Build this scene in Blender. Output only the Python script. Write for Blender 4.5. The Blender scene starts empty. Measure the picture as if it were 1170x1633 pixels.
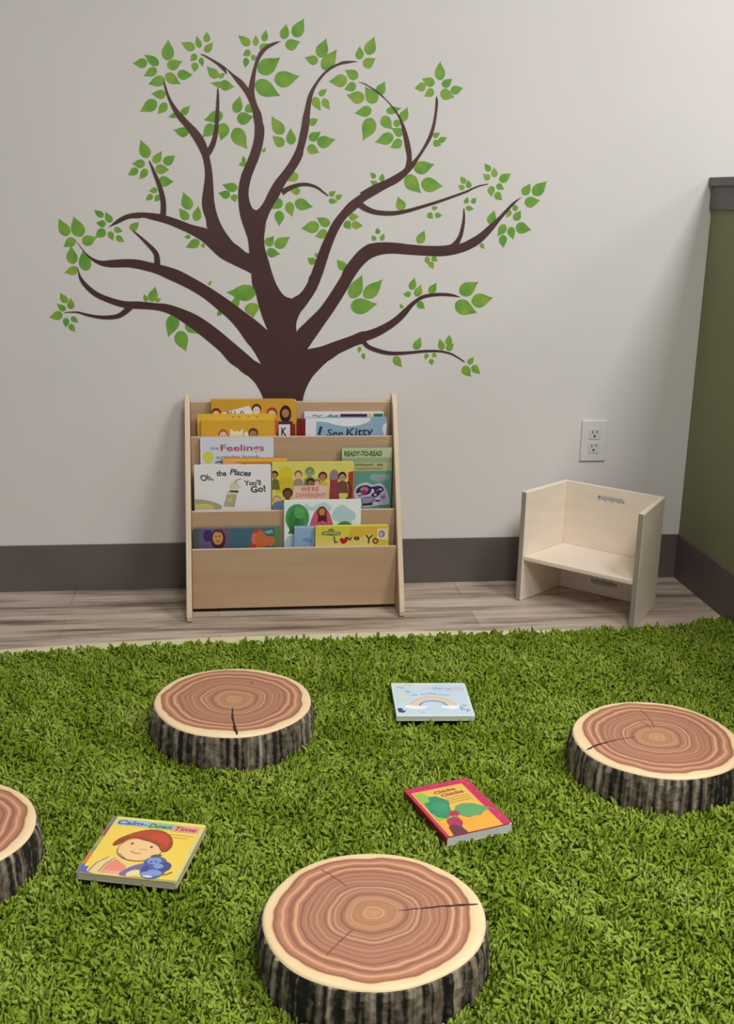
import bpy, bmesh, math, random
import numpy as np
from mathutils import Vector, Matrix
from mathutils.geometry import tessellate_polygon

S = bpy.context.scene
COL = S.collection
PI = math.pi

# ---------------------------------------------------------------- camera, world, lights, exposure
CAM_F, CAM_PITCH, CAM_ROLL, CAM_YAW = 1790.4468, 0.272743, 0.022787, 0.136778
cp, sp, cyw, syw = math.cos(CAM_PITCH), math.sin(CAM_PITCH), math.cos(CAM_YAW), math.sin(CAM_YAW)
fwd = Vector((syw*cp, cyw*cp, -sp)); rgt = Vector((cyw, -syw, 0)); upv = rgt.cross(fwd)
r2 = math.cos(CAM_ROLL)*rgt + math.sin(CAM_ROLL)*upv
u2 = -math.sin(CAM_ROLL)*rgt + math.cos(CAM_ROLL)*upv
cam = bpy.data.objects.new('camera', bpy.data.cameras.new('camera')); COL.objects.link(cam)
cam.data.sensor_fit = 'VERTICAL'; cam.data.sensor_height = 36.0; cam.data.lens = CAM_F/1633*36.0
cam.data.clip_start = 0.02
cam.matrix_world = Matrix(((r2.x, u2.x, -fwd.x, 0), (r2.y, u2.y, -fwd.y, 0), (r2.z, u2.z, -fwd.z, 1.1), (0, 0, 0, 1)))
S.camera = cam

S.view_settings.view_transform = 'Standard'; S.view_settings.look = 'None'
S.view_settings.exposure = 0.31; S.view_settings.gamma = 1.0; S.view_settings.use_curve_mapping = False

wd = bpy.data.worlds.new('world'); S.world = wd; wd.use_nodes = True
bg = wd.node_tree.nodes['Background']
bg.inputs[0].default_value = (1.0, 0.965, 0.93, 1); bg.inputs[1].default_value = 0.24

def area(name, loc, sx, sy, power, col, aim=None):
    l = bpy.data.lights.new(name, 'AREA'); l.shape = 'RECTANGLE'; l.size = sx; l.size_y = sy
    l.energy = power; l.color = col
    o = bpy.data.objects.new(name, l); COL.objects.link(o); o.location = loc
    if aim is not None:
        o.rotation_euler = (Vector(aim)-Vector(loc)).to_track_quat('-Z', 'Y').to_euler()
    return o
area('ceiling_panel_by_half_wall', (1.92, 1.15, 3.0), 0.65, 1.3, 58, (1.0, 0.99, 0.985))
area('ceiling_panel_beyond_half_wall', (4.2, 1.0, 3.0), 1.2, 1.2, 34, (1.0, 0.985, 0.975))
area('added_front_fill', (0.55, 0.10, 3.0), 0.65, 1.3, 52, (1.0, 0.96, 0.925))  # added fill light, no known fixture; evens out the wall and front faces

# ---------------------------------------------------------------- helpers
def lin(c):
    return tuple(((v/255)/12.92 if v/255 <= 0.04045 else (((v/255)+0.055)/1.055)**2.4) for v in c) + (1,)

class NT:
    """small wrapper for building node trees"""
    def __init__(s, name):
        s.m = bpy.data.materials.new(name); s.m.use_nodes = True
        s.t = s.m.node_tree; s.b = s.t.nodes['Principled BSDF']
    def n(s, kind, **kw):
        x = s.t.nodes.new('ShaderNode'+kind)
        for k, v in kw.items(): setattr(x, k, v)
        return x
    def l(s, a, b): s.t.links.new(a, b)
    def ramp(s, fac, stops, interp='LINEAR'):
        r = s.n('ValToRGB'); r.color_ramp.interpolation = interp; e = r.color_ramp.elements
        while len(e) < len(stops): e.new(0.5)
        for q, (p, c) in zip(e, stops): q.position = p; q.color = lin(c)
        s.l(fac, r.inputs[0]); return r.outputs[0]
    def coords(s, scale, src='Object'):
        tc = s.n('TexCoord'); mp = s.n('Mapping'); mp.inputs['Scale'].default_value = scale
        s.l(tc.outputs[src], mp.inputs[0]); return mp.outputs[0]
    def noise(s, vec, scale, detail=3.0, rough=0.55):
        x = s.n('TexNoise'); x.inputs['Scale'].default_value = scale; x.inputs['Detail'].default_value = detail
        x.inputs['Roughness'].default_value = rough
        if vec is not None: s.l(vec, x.inputs['Vector'])
        return x.outputs['Fac']
    def math(s, op, a, b=None):
        x = s.n('Math', operation=op)
        for i, v in enumerate((a, b)):
            if v is None: continue
            if isinstance(v, (int, float)): x.inputs[i].default_value = v
            else: s.l(v, x.inputs[i])
        return x.outputs[0]
    def bump(s, h, strength, dist):
        x = s.n('Bump'); x.inputs['Strength'].default_value = strength; x.inputs['Distance'].default_value = dist
        s.l(h, x.inputs['Height']); s.l(x.outputs[0], s.b.inputs['Normal'])

MATS = {}
def paint(rgb, rough=0.5, var=5, scale=25, spec=0.4):
    """plain coloured surface with a slight mottling"""
    k = (rgb, rough, var, scale, spec)
    if k in MATS: return MATS[k]
    t = NT('paint_%d_%d_%d' % rgb)
    f = t.noise(t.coords((1, 1, 1)), scale)
    c = t.ramp(f, [(0.3, tuple(max(0, v-var) for v in rgb)), (0.7, tuple(min(255, v+var) for v in rgb))])
    t.l(c, t.b.inputs['Base Color']); t.b.inputs['Roughness'].default_value = rough
    t.b.inputs['Specular IOR Level'].default_value = spec
    MATS[k] = t.m; return t.m

def wood(name, dark, light, stretch, rough=0.45):
    t = NT(name)
    a = t.noise(t.coords(stretch), 1.0, 4.0); c = t.ramp(a, [(0.3, dark), (0.7, light)])
    t.l(c, t.b.inputs['Base Color']); t.b.inputs['Roughness'].default_value = rough
    t.b.inputs['Specular IOR Level'].default_value = 0.35
    return t.m

def tag(o, label=None, cat=None, group=None, kind=None):
    if label: o['label'] = label
    if cat: o['category'] = cat
    if group: o['group'] = group
    if kind: o['kind'] = kind
    return o

def empty(name, loc=(0, 0, 0), rot=(0, 0, 0)):
    o = bpy.data.objects.new(name, None); COL.objects.link(o); o.location = loc; o.rotation_euler = rot
    o.empty_display_size = 0.05
    return o

def link(name, me, mats, parent=None, smooth=False):
    o = bpy.data.objects.new(name, me); COL.objects.link(o)
    for m in (mats if isinstance(mats, (list, tuple)) else [mats]): me.materials.append(m)
    if parent: o.parent = parent
    if smooth:
        for p in me.polygons: p.use_smooth = True
    return o

def from_bm(name, bm, mats, parent=None, smooth=False):
    me = bpy.data.meshes.new(name); bm.normal_update(); bm.to_mesh(me); bm.free()
    return link(name, me, mats, parent, smooth)

def box_bm(bm, a, b, bev=0.0, mi=0):
    c = [(a[i]+b[i])/2 for i in range(3)]; s = [b[i]-a[i] for i in range(3)]
    r = bmesh.ops.create_cube(bm, size=1.0, matrix=Matrix.Translation(c) @ Matrix.Diagonal((*s, 1)))
    fs = set(f for v in r['verts'] for f in v.link_faces)
    for f in fs: f.material_index = mi
    if bev > 0:
        es = list(set(e for v in r['verts'] for e in v.link_edges))
        q = bmesh.ops.bevel(bm, geom=es, offset=bev, segments=2, profile=0.5, affect='EDGES')
        for f in q['faces']: f.material_index = mi

def box(name, a, b, mat, parent=None, bev=0.0):
    bm = bmesh.new(); box_bm(bm, a, b, bev); return from_bm(name, bm, mat, parent)

def tess(loops):
    """triangulate outline (+ holes) given as lists of 2D points"""
    return tessellate_polygon([[Vector((p[0], p[1], 0)) for p in L] for L in loops])

def prism(name, loops, place, depth, mat, parent=None, bev=0.0):
    """extrude a 2D outline with holes; place(x, y, k) -> 3D for k in (0, depth)"""
    flat = [p for L in loops for p in L]; tri = tess(loops); n = len(flat)
    vs = [place(p[0], p[1], 0) for p in flat] + [place(p[0], p[1], depth) for p in flat]
    fs = [tuple(t) for t in tri] + [tuple(i+n for i in reversed(t)) for t in tri]
    o = 0
    for L in loops:
        m = len(L)
        for i in range(m): fs.append((o+i, o+(i+1) % m, o+(i+1) % m+n, o+i+n))
        o += m
    bm = bmesh.new(); bv = [bm.verts.new(v) for v in vs]
    for q in fs:
        try: bm.faces.new([bv[i] for i in q])
        except ValueError: pass
    bmesh.ops.recalc_face_normals(bm, faces=bm.faces[:])
    if bev > 0:
        es = [e for e in bm.edges if len(e.link_faces) == 2 and e.calc_face_angle() > 1.0]
        bmesh.ops.bevel(bm, geom=es, offset=bev, segments=2, profile=0.5, affect='EDGES')
    return from_bm(name, bm, mat, parent)

# ---------------------------------------------------------------- materials of the room
t = NT('painted_wall'); v = t.coords((1, 1, 1))
c = t.ramp(t.noise(v, 3.0), [(0.3, (211, 208, 205)), (0.7, (215, 212, 209))]); t.l(c, t.b.inputs['Base Color'])
t.b.inputs['Roughness'].default_value = 0.85; t.bump(t.noise(v, 180.0), 0.08, 0.002); M_WALL = t.m

t = NT('olive_wall_paint'); v = t.coords((1, 1, 1))
c = t.ramp(t.noise(v, 4.0), [(0.3, (122, 122, 88)), (0.7, (126, 126, 92))]); t.l(c, t.b.inputs['Base Color'])
t.b.inputs['Roughness'].default_value = 0.7; t.bump(t.noise(v, 180.0), 0.08, 0.002); M_GREEN = t.m

M_BASE = paint((97, 88, 86), 0.5, 3, 6)
M_TRIM = paint((100, 93, 92), 0.5, 3, 6)

t = NT('vinyl_plank_floor')
tc = t.n('TexCoord'); bk = t.n('TexBrick'); t.l(tc.outputs['Object'], bk.inputs['Vector'])
bk.offset = 0.37; bk.inputs['Color1'].default_value = (0.25, 0.25, 0.25, 1); bk.inputs['Color2'].default_value = (0.8, 0.8, 0.8, 1)
bk.inputs['Mortar'].default_value = (0.0, 0.0, 0.0, 1); bk.inputs['Scale'].default_value = 1.0
bk.inputs['Mortar Size'].default_value = 0.0012; bk.inputs['Brick Width'].default_value = 1.1; bk.inputs['Row Height'].default_value = 0.125
g1 = t.noise(t.coords((2.2, 26, 1)), 1.0, 5.0, 0.6)
g2 = t.noise(t.coords((5.0, 90, 1)), 1.0, 3.0, 0.6)
sm = t.math('ADD', t.math('MULTIPLY', g1, 0.62), t.math('MULTIPLY', g2, 0.22))
sm = t.math('ADD', sm, t.math('MULTIPLY', bk.outputs['Color'], 0.16))
c = t.ramp(sm, [(0.36, (100, 86, 74)), (0.44, (150, 134, 118)), (0.51, (182, 167, 151)), (0.58, (196, 182, 166)), (0.68, (210, 198, 182))])
t.l(c, t.b.inputs['Base Color']); t.b.inputs['Roughness'].default_value = 0.42; M_FLOOR = t.m

# ---------------------------------------------------------------- the setting
YW, XR = 3.116, 1.386
def struct(o): o['kind'] = 'structure'; return o
struct(box('floor', (-2.6, -0.6, -0.05), (4.2, YW, 0), M_FLOOR))
struct(box('wall_back', (-2.6, YW, -0.05), (4.2, YW+0.1, 2.7), M_WALL))
struct(box('wall_right', (XR, 0.1, 0), (XR+0.11, YW, 1.152), M_GREEN))
struct(box('baseboard_back', (-2.6, YW-0.004, 0), (XR, YW, 0.137), M_BASE, bev=0.0012))
struct(box('baseboard_right', (XR-0.004, 0.1, 0), (XR, YW-0.004, 0.137), M_BASE, bev=0.0012))
struct(box('trim_1', (XR-0.007, 0.1, 1.09), (XR, YW, 1.152), M_TRIM, bev=0.001))
struct(box('trim_2', (XR-0.016, 0.08, 1.152), (XR+0.126, YW, 1.176), M_TRIM, bev=0.002))

# wall sticker outlines, millimetres along and up the back wall
BRANCH = {
'trunk': [(130,528),(128,557),(118,579),(105,600),(87,618),(61,638),(62,695),(91,669),(124,650),(100,692),(79,722),(62,748),(62,806),(91,783),(120,760),(142,743),(129,775),(118,809),(109,847),(99,890),(156,890),(164,868),(179,846),(191,835),(206,829),(220,832),(235,842),(246,860),(256,892),(290,892),(276,857),(256,825),(238,802),(226,781),(220,758),(222,739),(244,764),(285,805),(314,846),(343,893),(380,893),(356,850),(327,803),(292,752),(268,717),(251,692),(286,699),(328,714),(373,730),(408,743),(409,709),(397,706),(358,691),(334,679),(311,661),(284,635),(263,610),(248,579),(241,555),(240,528)],
'lowleft': [(-360,907),(-353,884),(-338,864),(-311,842),(-278,828),(-242,819),(-199,818),(-157,814),(-130,812),(-87,799),(-48,782),(-2,751),(44,713),(85,678),(114,654),(124,650),(150,633),(87,618),(61,638),(38,654),(12,684),(-14,707),(-46,733),(-88,764),(-116,782),(-145,793),(-172,797),(-220,799),(-251,803),(-284,814),(-320,831),(-344,853),(-357,875)],
'midleft': [(-365,979),(-353,964),(-335,942),(-316,929),(-297,924),(-274,926),(-238,929),(-202,928),(-168,921),(-140,915),(-99,903),(-57,882),(-15,858),(28,830),(71,799),(115,766),(140,744),(159,722),(150,657),(124,650),(100,692),(85,710),(56,751),(33,776),(5,800),(-29,828),(-72,854),(-128,880),(-155,892),(-197,903),(-230,908),(-270,907),(-300,912),(-324,926),(-343,948)],
'upleft': [(-276,1010),(-254,1030),(-231,1043),(-206,1049),(-178,1050),(-142,1047),(-128,1044),(-92,1033),(-58,1021),(-19,1012),(6,1002),(87,949),(110,918),(105,891),(98,896),(52,918),(15,937),(-13,962),(-31,978),(-59,995),(-92,1010),(-126,1023),(-162,1032),(-190,1037),(-192,1036),(-220,1034),(-248,1022)],
'upright': [(-18,1014),(-21,1035),(-28,1056),(-31,1078),(-27,1111),(-22,1144),(-23,1171),(-28,1195),(-32,1205),(-49,1236),(-70,1265),(-92,1291),(-107,1319),(-117,1345),(-123,1370),(-122,1383),(-118,1368),(-107,1337),(-88,1309),(-64,1284),(-37,1258),(-21,1235),(-14,1216),(-12,1209),(-9,1193),(-3,1158),(0,1112),(2,1079),(10,1044),(24,1013),(43,986),(66,961),(53,968),(73,955),(93,949),(98,918)],
'centre': [(105,856),(98,896),(93,952),(89,988),(83,1006),(70,1046),(65,1085),(66,1120),(74,1153),(87,1183),(99,1213),(107,1243),(109,1275),(105,1301),(104,1309),(94,1337),(82,1358),(63,1381),(36,1414),(39,1399),(12,1422),(-18,1440),(-29,1445),(-23,1445),(-1,1436),(26,1422),(53,1402),(78,1385),(94,1367),(94,1368),(96,1379),(100,1395),(110,1429),(121,1455),(138,1471),(160,1481),(178,1484),(162,1475),(140,1461),(127,1445),(118,1427),(113,1406),(110,1380),(109,1354),(115,1330),(126,1307),(132,1278),(133,1276),(134,1257),(130,1230),(121,1198),(107,1165),(98,1140),(92,1107),(95,1083),(103,1066),(112,1061),(121,1036),(129,924),(155,810),(144,830)],
'centreright': [(112,1061),(120,1067),(132,1083),(146,1111),(163,1139),(186,1167),(206,1197),(220,1227),(228,1262),(236,1300),(230,1281),(240,1321),(249,1356),(266,1385),(285,1409),(307,1428),(330,1438),(333,1440),(356,1443),(378,1442),(353,1437),(328,1431),(302,1416),(283,1397),(266,1370),(258,1344),(254,1312),(252,1280),(245,1245),(237,1215),(236,1206),(217,1170),(195,1140),(183,1120),(172,1098),(158,1076),(146,1053),(138,1031),(132,1006),(139,1028),(133,994),(135,964),(145,930),(155,896),(169,862),(190,836),(209,830),(184,810),(114,867),(106,1036)],
'rightfork': [(209,830),(228,842),(246,865),(260,897),(274,937),(288,974),(303,1006),(317,1034),(337,1060),(362,1088),(394,1111),(390,1113),(424,1133),(459,1148),(490,1165),(510,1180),(514,1196),(515,1207),(509,1234),(502,1267),(491,1304),(473,1330),(453,1351),(432,1366),(412,1379),(395,1388),(380,1392),(395,1390),(412,1382),(435,1369),(458,1349),(482,1325),(500,1299),(516,1262),(526,1226),(529,1196),(544,1213),(563,1244),(576,1274),(584,1307),(587,1334),(588,1358),(590,1365),(594,1353),(593,1324),(589,1291),(580,1258),(566,1233),(550,1208),(537,1186),(517,1163),(494,1143),(462,1126),(431,1108),(399,1088),(386,1075),(357,1049),(340,1026),(326,998),(312,961),(301,926),(289,889),(275,860),(260,834),(237,799),(256,825),(238,802),(220,796),(203,810)],
'rightarm': [(222,739),(244,764),(285,805),(314,846),(343,893),(348,907),(368,936),(391,962),(414,978),(420,980),(446,984),(488,984),(542,979),(586,977),(631,979),(655,984),(672,985),(698,997),(725,1014),(748,1034),(771,1054),(794,1078),(814,1098),(837,1112),(817,1092),(800,1072),(783,1052),(766,1029),(746,1005),(726,986),(703,972),(673,960),(643,953),(613,950),(572,951),(528,953),(483,955),(453,952),(424,941),(401,921),(380,892),(363,863),(343,828),(369,878),(349,843),(323,805),(327,803),(292,752),(268,717),(251,692),(227,705)],
'lowright': [(251,692),(286,699),(328,714),(373,730),(402,742),(413,743),(458,760),(494,782),(517,803),(544,827),(570,843),(600,849),(637,850),(661,846),(678,839),(655,841),(622,842),(592,839),(568,832),(547,815),(524,785),(500,762),(465,738),(442,726),(416,716),(397,709),(374,697),(339,680),(311,661),(275,658)],
}
TWIG = {
't1': [(-213.0,1003.8,2.2),(-183.2,976.7,7.8),(-157.3,949.5,12.4),(-151.9,931.4,14.7),(-152.7,913.2,17.0)],
't2': [(-165.2,1181.2,1.7),(-160.6,1170.1,5.0),(-150.8,1146.2,8.9),(-139.5,1115.5,11.7),(-133.0,1087.1,13.4),(-131.6,1065.3,14.0),(-133.7,1040.6,15.1)],
't3': [(15.0,1364.7,2.7),(14.3,1333.3,7.7),(11.9,1293.8,9.7),(8.6,1259.3,11.1),(1.2,1229.9,13.4),(-10.2,1208.2,15.3),(-20.2,1195.9,12.5)],
't4': [(180.4,1109.2,15.7),(197.6,1119.2,12.0),(214.7,1126.5,10.3),(234.7,1131.0,8.6),(254.7,1130.1,7.5),(274.9,1123.7,5.8),(292.3,1111.7,4.0),(304.5,1103.1,1.7)],
't5': [(387.5,1085.3,17.5),(405.2,1073.1,14.6),(431.8,1063.9,12.3),(464.1,1061.2,11.8),(493.5,1063.2,10.6),(525.7,1070.0,8.9),(560.8,1080.6,7.7),(601.8,1093.5,7.1),(645.7,1109.1,5.9),(683.8,1123.4,5.1),(695.1,1129.3,4.5),(718.5,1138.8,3.3),(741.5,1144.1,1.5)],
't6': [(676.6,1078.2,1.8),(678.2,1055.5,6.0),(676.3,1032.7,8.7),(670.9,1006.9,10.8),(662.6,989.6,13.8),(652.7,976.5,18.7)],
't7': [(405.9,717.6,12.1),(420.1,701.4,11.4),(445.0,690.7,11.2),(475.5,683.3,10.3),(506.0,682.0,9.1),(542.5,684.5,7.3),(582.2,688.3,6.7),(615.9,689.1,5.5),(640.7,686.2,4.9),(662.5,679.6,4.3),(681.5,669.1,3.4),(698.1,658.5,1.9)],
't8': [(-226.8,803.4,17.0),(-242.9,789.0,14.2),(-260.3,778.8,11.9),(-285.9,775.2,10.2),(-314.0,776.4,7.9),(-341.9,781.8,6.2),(-364.1,787.9,3.9),(-383.7,788.3,2.2),(-400.5,787.0,1.1)],
}
LEAVES = [
[(-113,1427,-109,1476,28),(-134,1416,-169,1439,20),(-163,1420,-198,1417,21),(-140,1406,-172,1388,19),(-120,1383,-161,1369,23),(-118,1394,-81,1372,23),(-88,1395,-50,1395,22),(-113,1413,-76,1426,23)],
[(-42,1458,-76,1471,20),(-29,1460,-37,1488,14),(-13,1474,-11,1499,16),(-17,1451,3,1474,16),(-39,1444,-54,1428,15),(-28,1437,-23,1416,12),(-42,1425,-45,1402,16)],
[(16,1391,-12,1416,21),(16,1391,34,1402,11),(35,1373,-3,1377,14),(20,1375,56,1370,23)],
[(-118,1345,-154,1346,20),(-142,1328,-184,1302,26),(-117,1324,-140,1298,19)],
[(-80,1298,-58,1319,16),(-91,1297,-113,1291,11)],
[(-62,1253,-100,1259,22)],
[(27,1302,-21,1286,26),(3,1275,-26,1244,26),(30,1280,21,1237,28),(55,1267,88,1219,35)],
[(99,1472,69,1493,19),(112,1470,113,1496,14),(133,1482,139,1509,15),(123,1462,146,1477,17),(99,1457,80,1447,15),(89,1441,85,1417,14),(109,1448,105,1434,14)],
[(182,1489,191,1525,21),(211,1496,235,1539,28),(189,1472,226,1485,25)],
[(118,1409,174,1443,36),(160,1389,224,1401,36),(111,1382,174,1352,36)],
[(59,1306,71,1347,24),(86,1324,107,1310,21),(63,1290,105,1298,28)],
[(276,1449,294,1494,28),(274,1439,240,1447,21),(286,1420,321,1468,31)],
[(277,1356,297,1372,14),(263,1351,281,1319,20),(287,1348,306,1322,17)],
[(251,1285,275,1297,17)],
[(381,1447,382,1479,20),(402,1460,419,1503,27),(392,1433,423,1451,24)],
[(379,1403,345,1420,23),(351,1397,304,1391,28),(374,1385,344,1373,21)],
[(397,1352,351,1359,28),(429,1343,399,1380,30),(432,1363,450,1395,23)],
[(417,1325,373,1315,24),(419,1304,396,1248,34)],
[(456,1322,495,1331,17),(496,1298,512,1333,22),(445,1308,473,1278,26),(476,1292,499,1295,17),(503,1265,473,1280,20)],
[(477,1261,429,1244,27),(500,1249,470,1231,22)],
[(252,1245,282,1265,21),(273,1237,320,1247,28),(248,1227,278,1213,23)],
[(598,1404,596,1449,25),(583,1394,550,1406,21),(560,1389,531,1382,20),(581,1379,557,1363,19),(604,1390,630,1408,19),(627,1378,660,1387,20),(600,1375,637,1363,25)],
[(584,1262,603,1272,13),(599,1250,622,1261,14),(585,1249,607,1241,16)],
[(535,1178,589,1191,31),(514,1160,555,1117,34),(556,1142,615,1135,34)],
[(-168,1188,-185,1231,26),(-176,1175,-209,1172,19),(-195,1160,-221,1144,17),(-172,1160,-191,1135,17),(-154,1176,-133,1205,19),(-128,1175,-99,1195,21),(-150,1162,-115,1160,22)],
[(-142,1132,-105,1130,24)],
[(-146,1109,-168,1105,14),(-159,1095,-177,1082,14),(-141,1095,-154,1079,14)],
[(-287,1038,-311,1053,15),(-268,1023,-282,1049,17),(-282,1019,-307,1021,16),(-285,1004,-311,984,21),(-262,1007,-240,1001,14),(-273,1000,-265,977,15),(-257,988,-236,974,14)],
[(-381,987,-402,1029,26),(-348,985,-364,1035,32),(-364,979,-393,959,22),(-345,971,-308,984,24)],
[(-220,1005,-197,1025,18)],
[(-372,914,-374,960,26),(-338,897,-343,951,29),(-359,902,-394,892,21)],
[(-392,813,-409,838,17),(-397,793,-418,810,15),(-382,796,-382,825,17),(-405,783,-440,774,21),(-397,773,-398,748,15),(-383,775,-365,761,13),(-388,756,-374,736,15)],
[(-171,818,-159,857,23),(-182,818,-189,838,11),(-158,818,-145,828,9)],
[(-63,1060,-79,1103,27),(-68,1034,-90,1062,21),(-48,1031,-41,1069,21)],
[(63,1117,24,1125,21),(44,1099,13,1104,19),(53,1101,57,1082,17)],
[(82,1183,78,1199,10),(87,1182,66,1177,13)],
[(-39,979,-75,963,21),(-63,991,-79,989,10),(-32,973,-27,961,10)],
[(183,1257,154,1299,28),(186,1229,156,1251,23),(206,1231,203,1271,23)],
[(129,1210,138,1222,8)],
[(222,1157,195,1140,21),(229,1113,203,1115,17)],
[(180,1090,153,1067,24),(198,1085,209,1048,22),(173,1062,173,1023,23),(215,1085,262,1074,27)],
[(307,1104,324,1116,13),(325,1097,342,1106,13),(306,1091,330,1089,13)],
[(281,1025,234,1017,28),(310,1028,275,1046,22),(303,1009,271,997,22)],
[(138,971,158,995,22),(162,968,201,994,26),(139,955,175,949,22)],
[(362,1050,388,1051,18),(352,1038,367,1018,20),(369,1031,399,1027,19)],
[(271,926,251,940,18),(278,943,271,954,10)],
[(355,911,331,935,21)],
[(431,1152,418,1166,12),(447,1144,450,1164,13),(437,1136,418,1144,12)],
[(508,1070,494,1104,24)],
[(588,1077,605,1079,10),(578,1064,592,1050,15),(597,1060,617,1058,13)],
[(678,1144,664,1162,14),(676,1130,659,1138,13),(689,1132,685,1153,15)],
[(746,1178,729,1196,15),(746,1157,726,1169,16),(759,1162,755,1187,16),(772,1153,803,1172,21),(765,1143,786,1131,15),(750,1139,753,1111,18),(763,1122,782,1103,18)],
[(680,1091,686,1108,12),(698,1093,710,1107,13),(682,1081,704,1077,12)],
[(840,1118,859,1147,22),(868,1119,904,1154,29),(846,1097,888,1104,26)],
[(751,1038,762,1074,23)],
[(826,1076,814,1092,15),(806,1077,798,1056,15),(820,1050,836,1076,20)],
[(795,1038,775,1007,21),(810,1032,820,999,20),(790,1010,793,976,21),(825,1034,868,1025,27)],
[(728,985,740,972,11)],
[(443,1006,439,1022,13),(435,989,426,1002,12),(451,989,457,1008,12)],
[(554,983,569,1017,22)],
[(578,948,585,926,13),(593,947,609,937,14),(588,934,599,916,14)],
[(370,834,400,895,34),(407,836,456,884,33),(370,810,442,818,39)],
[(538,858,546,890,19),(538,846,516,846,14),(552,840,565,872,20)],
[(590,849,608,877,20)],
[(557,824,578,807,18)],
[(516,807,508,819,9)],
[(675,850,725,881,35),(710,827,769,838,35),(664,823,725,797,37)],
[(554,693,569,727,21)],
[(496,673,518,644,21)],
[(634,692,624,723,17),(648,705,651,734,18),(645,692,664,710,18)],
[(589,682,585,664,12),(605,682,617,672,12),(601,667,605,649,14)],
[(709,652,723,672,15),(695,646,718,617,23),(721,648,744,625,19)],
[(398,700,395,682,10),(407,682,412,664,10)],
[(111,847,34,845,39),(66,821,43,818,23),(98,818,103,779,35)],
[(-109,784,-128,725,32),(-99,740,-81,686,33),(-80,762,-47,733,23)],
[(-17,864,-9,876,7)],
[(16,794,4,783,12)],
]
# ---------------------------------------------------------------- tree sticker on the back wall
def smooth_loop(P, closed=True, sub=4, corner=0.95):
    n = len(P); P = [Vector(p) for p in P]; T = []
    for i in range(n):
        a, b, c_ = P[i-1], P[i], P[(i+1) % n]
        d1, d2 = b-a, c_-b
        ang = d1.angle(d2) if d1.length > 0 and d2.length > 0 else 0
        if ang > corner: T.append((d1, d2))
        else:
            m = (d1.normalized()+d2.normalized()).normalized(); T.append((m*d1.length, m*d2.length))
    out = []
    for i in range(n):
        a, b = P[i], P[(i+1) % n]; L = (b-a).length
        ta, tb = T[i][1].normalized()*L, T[(i+1) % n][0].normalized()*L
        for k in range(sub):
            s = k/sub; s2, s3 = s*s, s*s*s
            out.append(a*(2*s3-3*s2+1)+ta*(s3-2*s2+s)+b*(-2*s3+3*s2)+tb*(s3-s2))
    return out

t = NT('printed_brown_bark'); tc = t.n('TexCoord'); sx = t.n('SeparateXYZ'); t.l(tc.outputs['Object'], sx.inputs[0])
f = t.math('ADD', t.math('MULTIPLY', sx.outputs[2], 0.55), t.math('MULTIPLY', t.noise(t.coords((1, 1, 1)), 7.0), 0.35))
c = t.ramp(f, [(0.40, (66, 36, 34)), (0.72, (86, 58, 52)), (0.98, (92, 68, 62))]); t.l(c, t.b.inputs['Base Color'])
t.b.inputs['Roughness'].default_value = 0.6; M_BARKPRINT = t.m
t = NT('printed_green_leaf')
c = t.ramp(t.noise(t.coords((1, 1, 1)), 22.0, 1.0), [(0.32, (92, 150, 52)), (0.5, (112, 160, 56)), (0.68, (140, 166, 58))])
t.l(c, t.b.inputs['Base Color']); t.b.inputs['Roughness'].default_value = 0.6; M_LEAF = t.m

decal = empty('tree_wall_decal', (0, YW, 0.5))
tag(decal, 'brown tree sticker with green leaves spread over the wall above the bookcase', 'wall decal')
def sticker(name, loops, off, mat, step=0.0):
    """flat vinyl outlines (metres on the wall) with a thin edge"""
    bm = bmesh.new()
    for li, L in enumerate(loops):
        tr = tess([L]); f_ = [bm.verts.new((p[0], -off-step*li, p[1]-0.5)) for p in L]; b_ = [bm.verts.new((p[0], -0.00002, p[1]-0.5)) for p in L]
        for q in tr:
            try: fa = bm.faces.new([f_[i] for i in q])
            except ValueError: continue
            fa.normal_update()
            if fa.normal.y > 0: fa.normal_flip()
        m = len(L)
        for i in range(m): bm.faces.new((f_[i], f_[(i+1) % m], b_[(i+1) % m], b_[i]))
    return from_bm(name, bm, mat, decal)
for i, (k, pts) in enumerate(BRANCH.items()):
    L = smooth_loop([(a/1000, b/1000) for a, b in pts], sub=4)
    sticker('trunk' if k == 'trunk' else 'branch', [L], 0.0010+0.00004*i, M_BARKPRINT)
for i, (k, pts) in enumerate(TWIG.items()):
    P = [Vector((a/1000, b/1000)) for a, b, w_ in pts]; Wd = [w_/1000 for a, b, w_ in pts]
    C_, R_ = [], []
    for j in range(len(P)-1):
        p0, p1, p2, p3 = P[max(0, j-1)], P[j], P[j+1], P[min(len(P)-1, j+2)]
        for q in range(5):
            s = q/5
            C_.append(0.5*((2*p1)+(p2-p0)*s+(2*p0-5*p1+4*p2-p3)*s*s+(3*p1-p0-3*p2+p3)*s**3)); R_.append((Wd[j]*(1-s)+Wd[j+1]*s)/2)
    C_.append(P[-1]); R_.append(Wd[-1]/2)
    lft, rg = [], []
    for j in range(len(C_)):
        d = (C_[min(j+1, len(C_)-1)]-C_[max(0, j-1)]).normalized(); nn = Vector((-d.y, d.x))
        lft.append(C_[j]+nn*R_[j]); rg.append(C_[j]-nn*R_[j])
    sticker('twig', [lft+rg[::-1]], 0.0015+0.00004*i, M_BARKPRINT)
PROF = [(0, 0), (0.03, 0.33), (0.09, 0.62), (0.18, 0.86), (0.29, 0.98), (0.40, 1.0), (0.52, 0.90), (0.64, 0.70), (0.75, 0.46), (0.85, 0.25), (0.93, 0.11), (1, 0)]
rnd = random.Random(4)
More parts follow.
